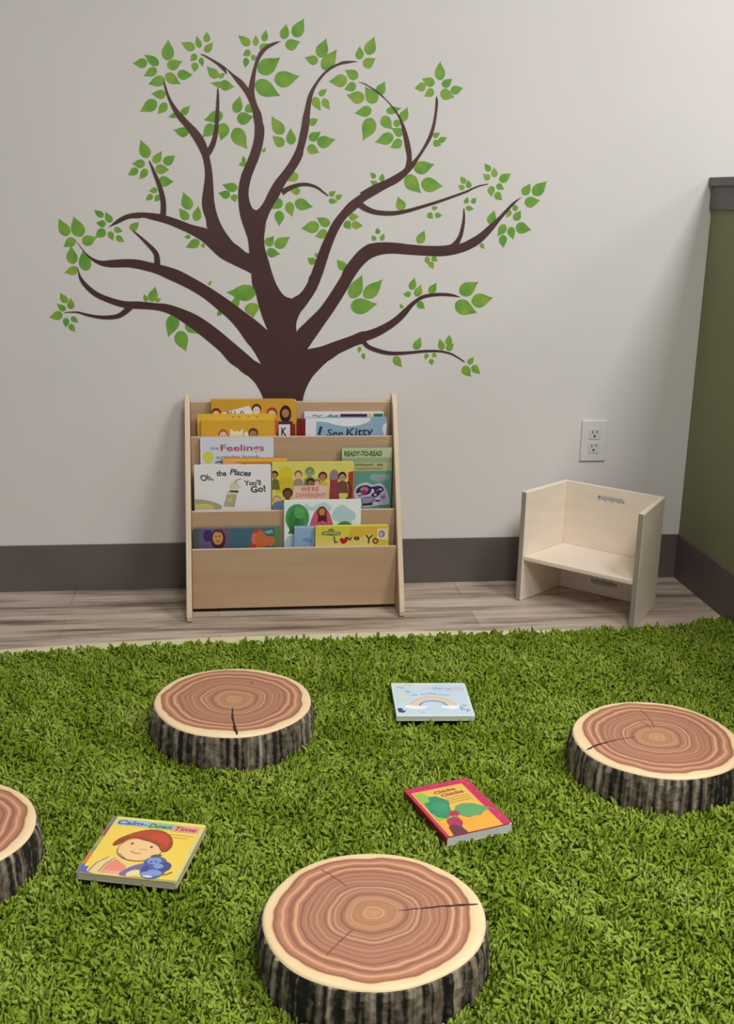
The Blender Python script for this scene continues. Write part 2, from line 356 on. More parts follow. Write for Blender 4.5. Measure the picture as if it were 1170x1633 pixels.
for ci, cl in enumerate(LEAVES):
    loops = []
    for (bx_, by_, tx_, ty_, w_) in cl:
        b_ = Vector((bx_, by_))/1000; d = Vector((tx_, ty_))/1000-b_; Ln = d.length; d.normalize(); nn = Vector((-d.y, d.x))
        cv = (0.10 if d.x > 0 else -0.10)*Ln*rnd.uniform(0.5, 1.0)
        bend = lambda q: nn*(cv*(q*q*q-q*0.9))
        up_ = [b_+d*(q*Ln*1.04)+nn*(h_*w_*0.00056)+bend(q) for q, h_ in PROF]
        dn = [b_+d*(q*Ln*1.04)-nn*(h_*w_*0.00056)+bend(q) for q, h_ in PROF[1:-1]]
        loops.append(up_+dn[::-1])
    sticker('leaf_cluster', loops, 0.0004+0.000002*ci, M_LEAF, 0.00003)

# ---------------------------------------------------------------- wall outlet
o_ = empty('wall_outlet', (1.0947, YW, 0.4288)); tag(o_, 'white duplex power outlet on the back wall above the small chair', 'outlet')
M_PLATE = paint((214, 211, 212), 0.35, 2); M_SLOT = paint((60, 56, 54), 0.6, 2)
box('face_plate', (-0.0385, -0.006, -0.061), (0.0385, 0, 0.061), M_PLATE, o_, 0.0025)
for zc in (0.0205, -0.0205):
    rc = box('receptacle', (-0.0165, -0.0078, zc-0.0165), (0.0165, -0.0055, zc+0.0165), paint((205, 202, 203), 0.35, 2), o_, 0.0012)
    bm = bmesh.new()
    box_bm(bm, (-0.0075, -0.0082, zc+0.002), (-0.0050, -0.0070, zc+0.0105)); box_bm(bm, (0.0050, -0.0082, zc+0.003), (0.0075, -0.0070, zc+0.0105))
    bmesh.ops.create_cone(bm, cap_ends=True, segments=16, radius1=0.0034, radius2=0.0034, depth=0.0012, matrix=Matrix.Translation((0, -0.0076, zc-0.0065)) @ Matrix.Rotation(PI/2, 4, 'X'))
    from_bm('slots', bm, M_SLOT, rc)

# ---------------------------------------------------------------- bookcase
SX, SY, SW = -0.0723, 3.0994, 0.5576
M_MAPLE = wood('maple_laminate', (176, 146, 115), (190, 160, 128), (2.5, 14, 22))
M_MAPLEEDGE = wood('maple_edge', (205, 184, 160), (214, 194, 170), (10, 10, 10))
case = empty('book_display_case', (SX, SY, 0))
tag(case, 'light maple bookcase with tiers of picture books, standing against the wall', 'bookcase')
prof = [(0.0, 0.004), (0.0, 0.568), (0.003, 0.573), (0.009, 0.573), (0.020, 0.568), (0.032, 0.558), (0.043, 0.543), (0.052, 0.524), (0.264, 0.030), (0.268, 0.016), (0.266, 0.004), (0.258, 0.0), (0.06, 0.0)]
def side(x0, name='side_panel'):
    s = prism(name, [prof], lambda d, z, k: (x0+k, -d, z), 0.015, [M_MAPLE, M_MAPLEEDGE], case, 0.0025)
    for p in s.data.polygons:
        if abs(p.normal.x) < 0.7: p.material_index = 1
    return s
side(-0.015); side(SW)
def rounded_board(name, d0, d1, z0, z1):
    b = box(name, (0.0003, -d1, z0), (SW-0.0003, -d0, z1), [M_MAPLE, M_MAPLEEDGE], case, 0.002)
    for p in b.data.polygons:
        if p.normal.z > 0.6: p.material_index = 1
    return b
rounded_board('back_panel', 0.0, 0.012, 0.02, 0.550)
rounded_board('display_board', 0.052, 0.062, 0.170, 0.462)
rounded_board('display_board', 0.135, 0.145, 0.045, 0.2735)
rounded_board('display_board', 0.183, 0.193, 0.011, 0.181)
rounded_board('ledge', 0.0125, 0.0515, 0.345, 0.355)
rounded_board('ledge', 0.0625, 0.1345, 0.175, 0.185)
rounded_board('ledge', 0.1455, 0.1825, 0.048, 0.058)

# ---------------------------------------------------------------- books
def text_mesh(s, bold=0.012, shear=0.0):
    cu = bpy.data.curves.new('lettering', 'FONT'); cu.body = s; cu.size = 1.0; cu.offset = bold; cu.shear = shear
    cu.resolution_u = 3; cu.align_x = 'LEFT'
    o = bpy.data.objects.new('lettering', cu); COL.objects.link(o)
    dg = bpy.context.evaluated_depsgraph_get(); me = bpy.data.meshes.new_from_object(o.evaluated_get(dg))
    vs = [(v.co.x, v.co.y) for v in me.vertices]; fs = [tuple(p.vertices) for p in me.polygons]
    bpy.data.objects.remove(o); bpy.data.curves.remove(cu); bpy.data.meshes.remove(me)
    return vs, fs

class Art:
    """printed cover picture in fractions of the cover (u right, v up)"""
    def __init__(s, w, h): s.w, s.h, s.items, s.k, s.kv = w, h, [], 0, 1.0
    def raw(s, vs, fs, col): s.k += 1; s.items.append(([(x, s.h-(s.h-y)*s.kv) for x, y in vs], fs, col, s.k))
    def poly(s, pts, col, smooth=False):
        P = [(u*s.w, v*s.h) for u, v in pts]
        if smooth: P = [tuple(p) for p in smooth_loop(P, sub=5, corner=3)]
        P = [(min(max(x, 0.0005), s.w-0.0005), min(max(y, 0.0005), s.h-0.0005)) for x, y in P]
        s.raw(P, [tuple(q) for q in tess([P])], col)
    def rect(s, u0, v0, u1, v1, col): s.poly([(u0, v0), (u1, v0), (u1, v1), (u0, v1)], col)
    def ell(s, u, v, a, b, col, rot=0, wob=0.0, n=26):
        cr, sr = math.cos(rot), math.sin(rot); P = []
        for i in range(n):
            q = 2*PI*i/n; k = 1+wob*(1 if i % 2 else -1); x, y = a*s.w*k*math.cos(q), b*s.h*k*math.sin(q)
            P.append((u+(x*cr-y*sr)/s.w, v+(x*sr+y*cr)/s.h))
        s.poly(P, col)
    def arc(s, u, v, r0, r1, col, asp=1.0, a0=0.0, a1=PI, n=20):
        P = [(u+r1*math.cos(a0+(a1-a0)*i/n), v+r1*asp*math.sin(a0+(a1-a0)*i/n)) for i in range(n+1)]
        P += [(u+r0*math.cos(a1+(a0-a1)*i/n), v+r0*asp*math.sin(a1+(a0-a1)*i/n)) for i in range(n+1)]
        s.poly(P, col)
    def line(s, pts, wd_, col):
        P = [Vector((u*s.w, v*s.h)) for u, v in pts]; L, R = [], []
        for j in range(len(P)):
            d = (P[min(j+1, len(P)-1)]-P[max(0, j-1)]).normalized(); n_ = Vector((-d.y, d.x))*wd_*s.w/2
            L.append(P[j]+n_); R.append(P[j]-n_)
        s.poly([(p.x/s.w, p.y/s.h) for p in L+R[::-1]], col)
    def text(s, txt, u0, u1, v, hgt, col, rot=0.0, shear=0.0, bold=0.012):
        vs, fs = text_mesh(txt, bold, shear)
        x0 = min(p[0] for p in vs); x1 = max(p[0] for p in vs)
        kx = (u1-u0)*s.w/(x1-x0); ky = hgt*s.h/0.72; cr, sr = math.cos(rot), math.sin(rot); P = []
        for x, y in vs:
            a, b = (x-x0)*kx, y*ky; P.append((u0*s.w+a*cr-b*sr, v*s.h+a*sr+b*cr))
        s.raw(P, fs, col)

def book(name, w, h, th, cover, spine, page, art, loc, rot, label, group, hard=0.0018, over=0.002, corner=0.004, back=None):
    root = empty(name, loc, rot); tag(root, label, 'book', group)
    def outline(r):
        P = []
        for cx_, cy_, a0 in ((w-r, r, -90), (w-r, h-r, 0)):
            for i in range(5):
                a = math.radians(a0+22.5*i); P.append((cx_+r*math.cos(a), cy_+r*math.sin(a)))
        return P+[(0, h), (0, 0)]
    O = outline(corner)
    n = len(O); vs = [(x, y, th-hard) for x, y in O]+[(x, y, th) for x, y in O]
    fs = [tuple(range(n))[::-1], tuple(range(n, 2*n))]+[(i, (i+1) % n, (i+1) % n+n, i+n) for i in range(n)]
    mats = [paint(cover, 0.35, 2)]; mi = [0]*len(fs); idx = {cover: 0}
    for (P, F, col, k) in art.items:
        if col not in idx: idx[col] = len(mats); mats.append(paint(col, 0.35, 2))
        b = len(vs); vs += [(x, y, th+0.000012*k) for x, y in P]
        for q in F:
            a_, b_, c_ = P[q[0]], P[q[1]], P[q[2]]
            q = tuple(q) if (b_[0]-a_[0])*(c_[1]-a_[1])-(b_[1]-a_[1])*(c_[0]-a_[0]) >= 0 else tuple(reversed(q))
            fs.append(tuple(i+b for i in q)); mi.append(idx[col])
    me = bpy.data.meshes.new('front_cover'); me.from_pydata(vs, [], fs)
    fc = link('front_cover', me, mats, root)
    me.polygons.foreach_set('material_index', mi); me.update()
    prism('back_cover', [O], lambda x, y, k: (x, y, k), hard, paint(back or cover, 0.35, 2), root)
    box('spine', (0, 0, hard), (hard, h, th-hard), paint(spine, 0.35, 2), root)
    box('page_block', (hard, over, hard), (w-over, h-over, th-hard), paint(page, 0.8, 4, 300), root, 0.0006)
    return root

G_SHELF = 'picture books on the display case'
def shelf_book(name, xl, xr, zt, dtop, dbot, z0, th, cover, spine, page, draw, label, corner=0.003):
    a = math.atan2(dbot-dtop, zt-z0); h = (zt-z0)/math.cos(a); w = xr-xl
    A = Art(w, h); draw(A)
    # origin: back lower left corner of the standing book
    y = SY-(dbot-th*math.cos(a)); z = z0
    return book(name, w, h, th, cover, spine, page, A, (SX+xl, y, z), (PI/2-a, 0, 0), label, G_SHELF, corner=corner)

SKIN, TAN, BRN, BLK = (226, 184, 150), (176, 124, 92), (92, 58, 44), (44, 36, 38)
def person_print(A, u, v, s, hair, skin, shirt):
    """a plain child: shirt, head, hair cap (s = head half width)"""
    k = A.w/A.h
    A.poly([(u-1.7*s, v-4.5*s*k), (u-1.3*s, v-1.6*s*k), (u, v-0.8*s*k), (u+1.3*s, v-1.6*s*k), (u+1.7*s, v-4.5*s*k)], shirt)
    A.ell(u, v+0.25*s*k, 1.15*s, 1.2*s*k, hair); A.ell(u, v-0.15*s*k, 0.85*s, 0.95*s*k, skin)
    A.ell(u-0.3*s, v, 0.1*s, 0.12*s*k, BLK); A.ell(u+0.3*s, v, 0.1*s, 0.12*s*k, BLK)

def d_a1(A):
    A.poly([(0.08, 0.80), (0.44, 0.915), (0.50, 0.80), (0.47, 0.62), (0.10, 0.62)], (226, 222, 218))
    A.text('ALL A', 0.17, 0.39, 0.795, 0.045, (70, 60, 60), 0.04)
    person_print(A, 0.06, 0.80, 0.05, (110, 50, 30), SKIN, (170, 60, 50))
    person_print(A, 0.53, 0.86, 0.048, (80, 40, 45), (232, 206, 200), (214, 190, 190))
    person_print(A, 0.71, 0.80, 0.055, (150, 70, 40), SKIN, (200, 90, 70))
    A.ell(0.87, 0.80, 0.068, 0.12, (48, 28, 30)); A.poly([(0.76, 0.45), (0.79, 0.70), (0.95, 0.70), (1.0, 0.45)], (84, 40, 58))
    A.ell(0.87, 0.81, 0.042, 0.06, TAN); A.poly([(0.93, 0.45), (0.93, 0.66), (0.985, 0.66), (0.99, 0.45)], (132, 38, 36))
    A.rect(0.79, 0.42, 0.925, 0.655, (226, 224, 222)); A.text('K', 0.82, 0.885, 0.50, 0.115, (52, 48, 50), 0, 0, 0.03)
shelf_book('picture_book', 0.0565, 0.2915, 0.559, 0.027, 0.027, 0.3555, 0.013, (206, 154, 48), (190, 132, 40), (232, 222, 196), d_a1,
    'ochre book with white banner and children, sticking up highest on the top tier', 0.012)

def d_a2(A):
    for u in (0.46, 0.54, 0.66, 0.77): A.ell(u, 0.955, 0.012, 0.010, (150, 90, 40))
shelf_book('picture_book', 0.0187, 0.2304, 0.5195, 0.036, 0.036, 0.3555, 0.008, (222, 184, 66), (226, 190, 80), (232, 222, 196), d_a2,
    'pale yellow book showing only a dotted top strip, just behind the mustard book')

def d_a6(A):
    person_print(A, 0.30, 0.725, 0.06, (176, 92, 60), (236, 190, 170), (200, 80, 70))
    A.poly([(0.38, 0.5), (0.40, 0.85), (0.45, 0.79), (0.49, 0.81), (0.53, 0.79), (0.57, 0.86), (0.56, 0.5)], (234, 222, 190))
    A.poly([(0.57, 0.5), (0.59, 0.78), (0.66, 0.79), (0.69, 0.5)], (232, 224, 206))
    person_print(A, 0.71, 0.745, 0.06, BRN, TAN, (110, 120, 80))
shelf_book('picture_book', 0.0290, 0.2290, 0.5035, 0.0460, 0.0460, 0.3555, 0.009, (212, 164, 52), (214, 170, 60), (232, 222, 196), d_a6,
    'mustard yellow book with heads of children, front left of the top tier')

def d_a3(A):
    T = 0.985
    A.rect(0.45, T-0.075, 0.79, T-0.02, (78, 36, 62)); A.rect(0.87, T-0.085, 0.99, T-0.015, (52, 128, 78)); A.rect(0.80, T-0.08, 0.855, T-0.02, (226, 200, 110))
    A.poly([(0.28, T-0.06), (0.33, T-0.02), (0.36, T-0.05), (0.42, T-0.03), (0.44, T-0.09), (0.28, T-0.09)], (96, 160, 150))
    A.line([(0.1, T-0.05), (0.14, T-0.04), (0.18, T-0.06), (0.22, T-0.04)], 0.012, (130, 120, 140))
shelf_book('picture_book', 0.3135, 0.5375, 0.5225, 0.0205, 0.0205, 0.3555, 0.0075, (224, 222, 226), (220, 214, 220), (230, 226, 214), d_a3,
    'white book with purple and green along its top, behind the blue Kitty book')
def d_a5(A): A.rect(0.0, 0.0, 0.06, 1, (120, 26, 34))
shelf_book('picture_book', 0.2930, 0.5156, 0.5045, 0.0285, 0.0285, 0.3555, 0.0070, (150, 40, 46), (150, 40, 46), (228, 220, 206), d_a5,
    'dark red book peeking out between the ochre book and the blue Kitty book')
def d_a4(A):
    A.rect(0.0, 0.0, 0.13, 1, (222, 222, 230))
    A.poly([(0.13, 0.99), (0.13, 0.93), (0.20, 0.93), (0.28, 0.91), (0.36, 0.87), (0.46, 0.845), (0.56, 0.84), (0.66, 0.86), (0.74, 0.90), (0.79, 0.94), (0.80, 0.99)], (226, 230, 234))
    A.poly([(1, 0.9), (0.96, 0.88), (0.945, 0.78), (0.97, 0.66), (1, 0.64)], (220, 220, 234), )
    A.poly([(0.02, 0.45), (0.05, 0.60), (0.13, 0.66), (0.18, 0.58), (0.20, 0.45)], (140, 176, 196))
    A.text('I', 0.15, 0.185, 0.70, 0.155, (44, 62, 84), -0.25, 0, 0.03); A.text('See', 0.26, 0.46, 0.668, 0.125, (44, 62, 84), -0.05, 0.1, 0.02); A.text('Kitty', 0.50, 0.84, 0.655, 0.150, (44, 62, 84), 0.06, 0.1, 0.02)
shelf_book('picture_book', 0.3155, 0.5438, 0.5100, 0.0405, 0.0405, 0.3555, 0.0110, (142, 172, 198), (226, 226, 232), (230, 226, 214), d_a4,
    'pale blue book with white clouds and the word Kitty, right of the top tier')

def d_b1(A):
    A.rect(0, 0, 0.02, 1, (226, 226, 228))
    A.text('the', 0.135, 0.25, 0.885, 0.034, (104, 108, 120)); A.text('Feelings', 0.275, 0.87, 0.872, 0.066, (174, 66, 108), 0, 0, 0.02)
    A.text('activity book', 0.215, 0.82, 0.792, 0.040, (110, 116, 130)); A.ell(0.105, 0.81, 0.078, 0.058, (206, 204, 84))
    A.line([(0.2, 0.755), (0.26, 0.765), (0.33, 0.755)], 0.03, (110, 130, 130)); A.ell(0.5, 0.4, 0.3, 0.2, (220, 170, 120))
shelf_book('picture_book', 0.0264, 0.2255, 0.4600, 0.0740, 0.0780, 0.1855, 0.0100, (206, 212, 224), (196, 200, 210), (230, 226, 214), d_b1,
    'blue grey book titled the Feelings in pink, back left of the second tier')
def d_b2(A):
    A.rect(0, 0.96, 1, 1, (220, 176, 80)); A.poly([(0.3, 0.95), (0.36, 0.93), (0.8, 0.93), (0.86, 0.95), (0.8, 0.90), (0.36, 0.90)], (136, 70, 22))
    A.poly([(0, 0.97), (0.2, 0.95), (0.3, 0.92), (0.25, 0.88), (0, 0.9)], (214, 160, 110))
shelf_book('picture_book', 0.0865, 0.2626, 0.4070, 0.0885, 0.0925, 0.1855, 0.0100, (196, 128, 44), (196, 128, 44), (232, 216, 170), d_b2,
    'orange brown book showing only a strip, between the Feelings and the white book')
def d_b3(A):
    A.kv = 0.60
    INK = (72, 82, 84)
    A.poly([(0, 0.0), (0, 0.24), (0.08, 0.235), (0.2, 0.20), (0.3, 0.14), (0.36, 0.08), (0.34, 0.0)], (160, 166, 130), )
    A.poly([(0, 0.0), (0, 0.12), (0.15, 0.14), (0.24, 0.09), (0.26, 0.0)], (206, 190, 120))
    A.poly([(0.375, 0.07), (0.43, 0.40), (0.56, 0.42), (0.52, 0.05)], (168, 166, 140)); A.poly([(0.42, 0.16), (0.43, 0.26), (0.49, 0.28), (0.50, 0.17)], (206, 184, 96))
    A.poly([(0.425, 0.335), (0.44, 0.42), (0.565, 0.425), (0.55, 0.335)], (206, 200, 180)); A.poly([(0.455, 0.395), (0.46, 0.435), (0.575, 0.425), (0.57, 0.375)], (74, 68, 62))
    A.poly([(0.45, 0.46), (0.47, 0.60), (0.56, 0.62), (0.60, 0.50), (0.56, 0.455)], (208, 198, 172)); A.line([(0.52, 0.60), (0.55, 0.66), (0.61, 0.69)], 0.022, (160, 160, 110))
    A.text('Oh,', 0.095, 0.25, 0.645, 0.135, INK, 0.20, 0, 0.035); A.text('the', 0.29, 0.42, 0.755, 0.125, INK, 0.05, 0, 0.035)
    A.text('Places', 0.46, 0.735, 0.790, 0.130, INK, -0.16, 0, 0.035); A.text("You'll", 0.65, 0.87, 0.535, 0.115, INK, 0.06, 0, 0.035)
    A.text('Go!', 0.74, 0.94, 0.375, 0.140, INK, 0.14, 0.1, 0.04)
shelf_book('picture_book', 0.0087, 0.2172, 0.3915, 0.1020, 0.1120, 0.1855, 0.0100, (226, 224, 224), (226, 224, 224), (230, 226, 214), d_b3,
    "white book lettered Oh, the Places You'll Go! with a striped column")
def d_b4(A):
    A.rect(0.72, 0, 1, 0.50, (176, 46, 40)); A.poly([(0.93, 0.5), (0.935, 0.86), (1, 0.88), (1, 0.5)], (170, 56, 46))
    A.ell(0.76, 0.80, 0.06, 0.10, (150, 124, 124)); A.poly([(0.70, 0.5), (0.71, 0.76), (0.80, 0.77), (0.83, 0.5)], (150, 60, 66))
    A.ell(0.165, 0.835, 0.085, 0.115, (214, 196, 44)); A.poly([(0.04, 0.60), (0.09, 0.80), (0.24, 0.80), (0.28, 0.60)], (206, 182, 46))
    for (u, v, s, hr, sk, sh) in ((0.03, 0.83, 0.04, BLK, TAN, (110, 104, 50)), (0.32, 0.83, 0.042, (150, 90, 50), SKIN, (150, 140, 110)), (0.46, 0.86, 0.05, (112, 140, 80), (150, 160, 120), (120, 130, 90)),
                                  (0.62, 0.80, 0.048, (70, 56, 36), TAN, (204, 180, 60)), (0.47, 0.72, 0.045, BLK, (150, 104, 82), (140, 128, 116)), (0.55, 0.72, 0.036, (130, 90, 60), SKIN, (214, 190, 70)),
                                  (0.19, 0.58, 0.055, (70, 34, 28), (120, 74, 54), (88, 40, 34)), (0.06, 0.50, 0.045, (190, 150, 110), SKIN, (90, 106, 120)), (0.86, 0.80, 0.045, (50, 38, 34), (186, 140, 124), (120, 70, 58))):
        person_print(A, u, v, s, hr, sk, sh)
    A.line([(0.93, 0.74), (0.97, 0.64), (0.96, 0.54), (0.91, 0.50)], 0.03, (90, 62, 40)); A.poly([(0.78, 0.28), (0.82, 0.50), (0.95, 0.50), (0.98, 0.28)], (96, 50, 44))
    A.rect(0.26, 0.44, 0.69, 0.69, (226, 190, 176)); A.text("WE'RE", 0.35, 0.57, 0.615, 0.058, (176, 84, 84)); A.text('DIFFERENT', 0.29, 0.66, 0.535, 0.056, (188, 104, 104))
    A.ell(0.09, 0.40, 0.09, 0.09, (104, 124, 150)); A.ell(0.06, 0.22, 0.07, 0.09, (60, 40, 36))
shelf_book('picture_book', 0.2198, 0.4450, 0.3980, 0.1020, 0.1085, 0.1855, 0.0100, (214, 206, 106), (214, 206, 106), (230, 224, 190), d_b4,
    "yellow and red book crowded with small figures, middle of the second tier")
def d_b5(A):
    A.kv = 0.79
    A.poly([(0, 0.80), (0, 1.0), (1, 1.0), (1, 0.78)], (186, 196, 156)); A.rect(0, 0.78, 1, 0.855, (152, 168, 132)); A.rect(0, 0.66, 1, 0.785, (176, 180, 128))
    A.text('READY-TO-READ', 0.05, 0.80, 0.878, 0.072, (70, 104, 58), 0, 0, 0.05)
    A.line([(0.26, 0.745), (0.36, 0.755), (0.5, 0.742), (0.62, 0.755)], 0.045, (126, 128, 84)); A.line([(0.70, 0.745), (0.82, 0.748)], 0.05, (116, 122, 80)); A.line([(0.3, 0.69), (0.5, 0.695), (0.8, 0.69)], 0.035, (150, 132, 96))
    A.poly([(0.55, 0.55), (0.6, 0.61), (0.95, 0.61), (0.95, 0.53), (0.7, 0.5)], (136, 170, 160)); A.poly([(0.66, 0.54), (0.75, 0.565), (0.9, 0.56), (0.9, 0.525)], (166, 144, 152))
    A.kv = 1.0; C = lambda *p: [((x-50)/1000, 1-(y-110)*0.000565) for x, y in p]
    E_ = lambda x, y, a, c, col: A.ell(*C((x, y))[0], a/1000, c*0.000565, col)
    A.poly(C((315, 1120), (330, 930), (420, 850), (560, 820), (680, 870), (820, 840), (920, 920), (1000, 1120), (1000, 1260), (800, 1290), (450, 1310)), (196, 194, 214), True)
    A.poly(C((345, 1010), (380, 930), (480, 880), (590, 885), (650, 950), (625, 1040), (560, 1075), (470, 1075), (420, 1020), (380, 1050)), (62, 42, 76), True)
    E_(510, 965, 82, 55, (176, 122, 160)); E_(505, 1015, 58, 45, (168, 40, 92)); A.poly(C((380, 1085), (440, 1070), (470, 1100), (400, 1110)), (58, 44, 70))
    A.poly(C((600, 930), (700, 905), (780, 890), (880, 925), (895, 985), (840, 1035), (790, 1100), (720, 1130), (650, 1100), (655, 1060), (715, 1010), (640, 975)), (54, 46, 76), True)
    E_(830, 965, 36, 18, (190, 190, 216)); E_(730, 1075, 28, 26, (182, 178, 206)); E_(675, 985, 24, 34, (206, 204, 222)); E_(760, 985, 14, 12, (150, 150, 190))
    A.poly(C((450, 1140), (560, 1110), (700, 1120), (730, 1180), (640, 1250), (470, 1265)), (126, 122, 138), True); A.line(C((470, 1160), (580, 1175), (690, 1150)), 0.03, (164, 160, 176)); A.line(C((470, 1210), (580, 1225), (660, 1195)), 0.03, (158, 154, 170))
    A.poly(C((740, 1180), (830, 1185), (825, 1220), (720, 1215)), (60, 48, 82)); A.poly(C((455, 1300), (470, 1265), (690, 1235), (670, 1290)), (60, 42, 58)); E_(880, 1120, 70, 60, (168, 152, 186)); E_(885, 1125, 30, 24, (130, 104, 156))
shelf_book('picture_book', 0.4136, 0.5550, 0.4330, 0.0800, 0.0850, 0.1855, 0.0080, (96, 152, 134), (90, 130, 120), (226, 222, 196), d_b5,
    'narrow green book with purple figures, right end of the second tier')
def d_c1(A):
    A.rect(0.0, 0, 0.06, 1, (78, 88, 100)); A.rect(0.93, 0, 1, 1, (94, 134, 80)); A.poly([(0.06, 0.4), (0.07, 1), (0.44, 1), (0.36, 0.4)], (104, 92, 122))
    A.ell(0.16, 0.88, 0.055, 0.10, (72, 44, 104)); A.ell(0.28, 0.82, 0.085, 0.17, (74, 40, 40)); A.ell(0.275, 0.84, 0.06, 0.11, (206, 148, 96)); A.poly([(0.22, 0.95), (0.26, 0.99), (0.34, 0.97), (0.33, 0.92)], (112, 54, 60))
    A.ell(0.255, 0.87, 0.008, 0.014, BLK); A.ell(0.295, 0.87, 0.008, 0.014, BLK); A.line([(0.25, 0.80), (0.275, 0.785), (0.30, 0.80)], 0.010, (130, 50, 46))
    A.poly([(0.64, 0.55), (0.66, 0.80), (0.70, 0.97), (0.77, 0.98), (0.82, 0.80), (0.80, 0.55)], (178, 72, 66), True); A.ell(0.71, 0.82, 0.05, 0.10, (204, 116, 108)); A.poly([(0.76, 0.95), (0.84, 0.86), (0.92, 0.84), (0.91, 0.70), (0.83, 0.70), (0.77, 0.60)], (202, 112, 62), True)
    A.poly([(0.80, 0.93), (0.90, 0.97), (0.92, 0.92), (0.86, 0.89)], (120, 170, 160))
shelf_book('picture_book', 0.0060, 0.2396, 0.2310, 0.1630, 0.1630, 0.0585, 0.0120, (70, 106, 122), (64, 80, 92), (206, 206, 200), d_c1,
    'teal book with an orange figure, left end of the bottom tier')
def d_c2(A):
    A.ell(0.17, 0.80, 0.155, 0.16, (78, 150, 84)); A.ell(0.15, 0.75, 0.10, 0.15, (60, 132, 66)); A.ell(0.20, 0.86, 0.07, 0.07, (96, 164, 98)); A.poly([(0.05, 0.62), (0.16, 0.80), (0.2, 0.78), (0.14, 0.62)], (54, 116, 60))
    A.poly([(0.26, 0.97), (0.36, 0.92), (0.45, 0.96), (0.52, 0.98), (0.62, 0.92), (0.6, 0.88), (0.3, 0.88)], (186, 208, 212)); A.poly([(0.62, 0.80), (0.66, 0.90), (0.76, 0.945), (0.84, 0.90), (0.93, 0.84), (0.90, 0.76), (0.66, 0.76)], (178, 204, 208), True)
    A.poly([(0.66, 0.66), (0.72, 0.735), (0.80, 0.755), (0.88, 0.72), (0.90, 0.66)], (66, 136, 72), True)
    A.poly([(0.35, 0.60), (0.37, 0.82), (0.44, 0.90), (0.55, 0.89), (0.61, 0.80), (0.62, 0.60)], (196, 92, 120), True); A.ell(0.49, 0.86, 0.065, 0.07, (110, 54, 34)); A.ell(0.49, 0.865, 0.04, 0.04, (190, 134, 84)); A.poly([(0.43, 0.74), (0.44, 0.82), (0.55, 0.82), (0.56, 0.74), (0.50, 0.765)], (92, 34, 36))
    A.poly([(0.02, 0.40), (0.03, 0.56), (0.11, 0.60), (0.16, 0.52), (0.16, 0.40)], (176, 200, 214), True); A.ell(0.07, 0.42, 0.05, 0.045, (46, 62, 78))
shelf_book('picture_book', 0.2500, 0.4608, 0.3040, 0.1560, 0.1580, 0.0585, 0.0090, (226, 234, 232), (220, 228, 228), (230, 228, 220), d_c2,
    'white book with a round green tree, standing tallest in the bottom tier')
def d_c3(A): A.poly([(0.2, 0.78), (0.4, 0.82), (0.6, 0.78), (0.5, 0.72)], (116, 146, 184)); A.rect(0, 0.97, 1, 1, (170, 196, 216))
shelf_book('picture_book', 0.2769, 0.3643, 0.2340, 0.1670, 0.1670, 0.0585, 0.0060, (142, 174, 206), (120, 150, 184), (216, 216, 216), d_c3,
    'small plain light blue book between the white tree book and yellow Love book')
def d_c4(A):
    A.poly([(0.42, 0.60), (0.48, 0.98), (0.99, 0.99), (0.99, 0.60)], (214, 178, 62)); A.poly([(0, 0.3), (0.0, 0.80), (0.3, 0.83), (0.6, 0.82), (0.75, 0.86), (0.8, 0.6), (0.8, 0.3)], (216, 200, 110), True)
    A.poly([(0.08, 0.865), (0.09, 0.915), (0.16, 0.925), (0.19, 0.965), (0.24, 0.965), (0.26, 0.92), (0.34, 0.91), (0.345, 0.86), (0.22, 0.845)], (124, 132, 62)); A.line([(0.11, 0.885), (0.2, 0.90), (0.32, 0.882)], 0.022, (176, 176, 120))
    INK = (72, 60, 54)
    A.text('L', 0.255, 0.31, 0.735, 0.105, INK, 0.12, 0, 0.03); A.text('v', 0.435, 0.505, 0.765, 0.085, INK, 0.05, 0, 0.03); A.text('e', 0.52, 0.60, 0.775, 0.085, INK, 0, 0, 0.03); A.text('Yo', 0.67, 0.86, 0.725, 0.135, INK, -0.06, 0, 0.02)
    A.poly([(0.375, 0.715), (0.335, 0.76), (0.335, 0.80), (0.36, 0.815), (0.39, 0.80), (0.415, 0.83), (0.44, 0.815), (0.44, 0.77)], (168, 36, 30), True)
    A.poly([(0.84, 0.79), (0.84, 0.955), (0.985, 0.955), (0.985, 0.77)], (226, 214, 168)); A.ell(0.905, 0.865, 0.045, 0.06, (150, 128, 150)); A.ell(0.895, 0.86, 0.02, 0.03, (200, 176, 190))
shelf_book('picture_book', 0.3338, 0.5354, 0.2370, 0.1815, 0.1815, 0.0585, 0.0130, (212, 204, 72), (200, 190, 60), (226, 214, 130), d_c4,
    'bright yellow book with a red heart, front right of the bottom tier')

# ---------------------------------------------------------------- small cube chair in the corner
M_BIRCH = wood('birch_panel', (230, 216, 198), (238, 225, 209), (6, 6, 30), 0.5)
M_EDGE = wood('darker_front_edge', (150, 141, 130), (164, 154, 142), (60, 60, 4), 0.6)  # darker tone used on the front edges of the side panels only
CO = Vector((0.9695, 2.8205, 0)); CA = -0.7665
chair = empty('cube_chair', CO, (0, 0, CA)); tag(chair, 'small cream wooden chair in the corner beside the green half wall', 'chair')
CH, CT = 0.322, 0.016; FH, BH, DV = 0.181, 0.153, 0.212
for s in (-1, 1):
    P = [(s*FH, 0.0), (s*(FH-CT), 0.0), (s*(BH-CT), DV), (s*BH, DV)]
    sp_ = prism('side_panel', [P], lambda x, y, k: (x, y, k), CH, [M_BIRCH, M_EDGE], chair, 0.003)
    for p in sp_.data.polygons:
        if p.normal.y < -0.5: p.material_index = 1
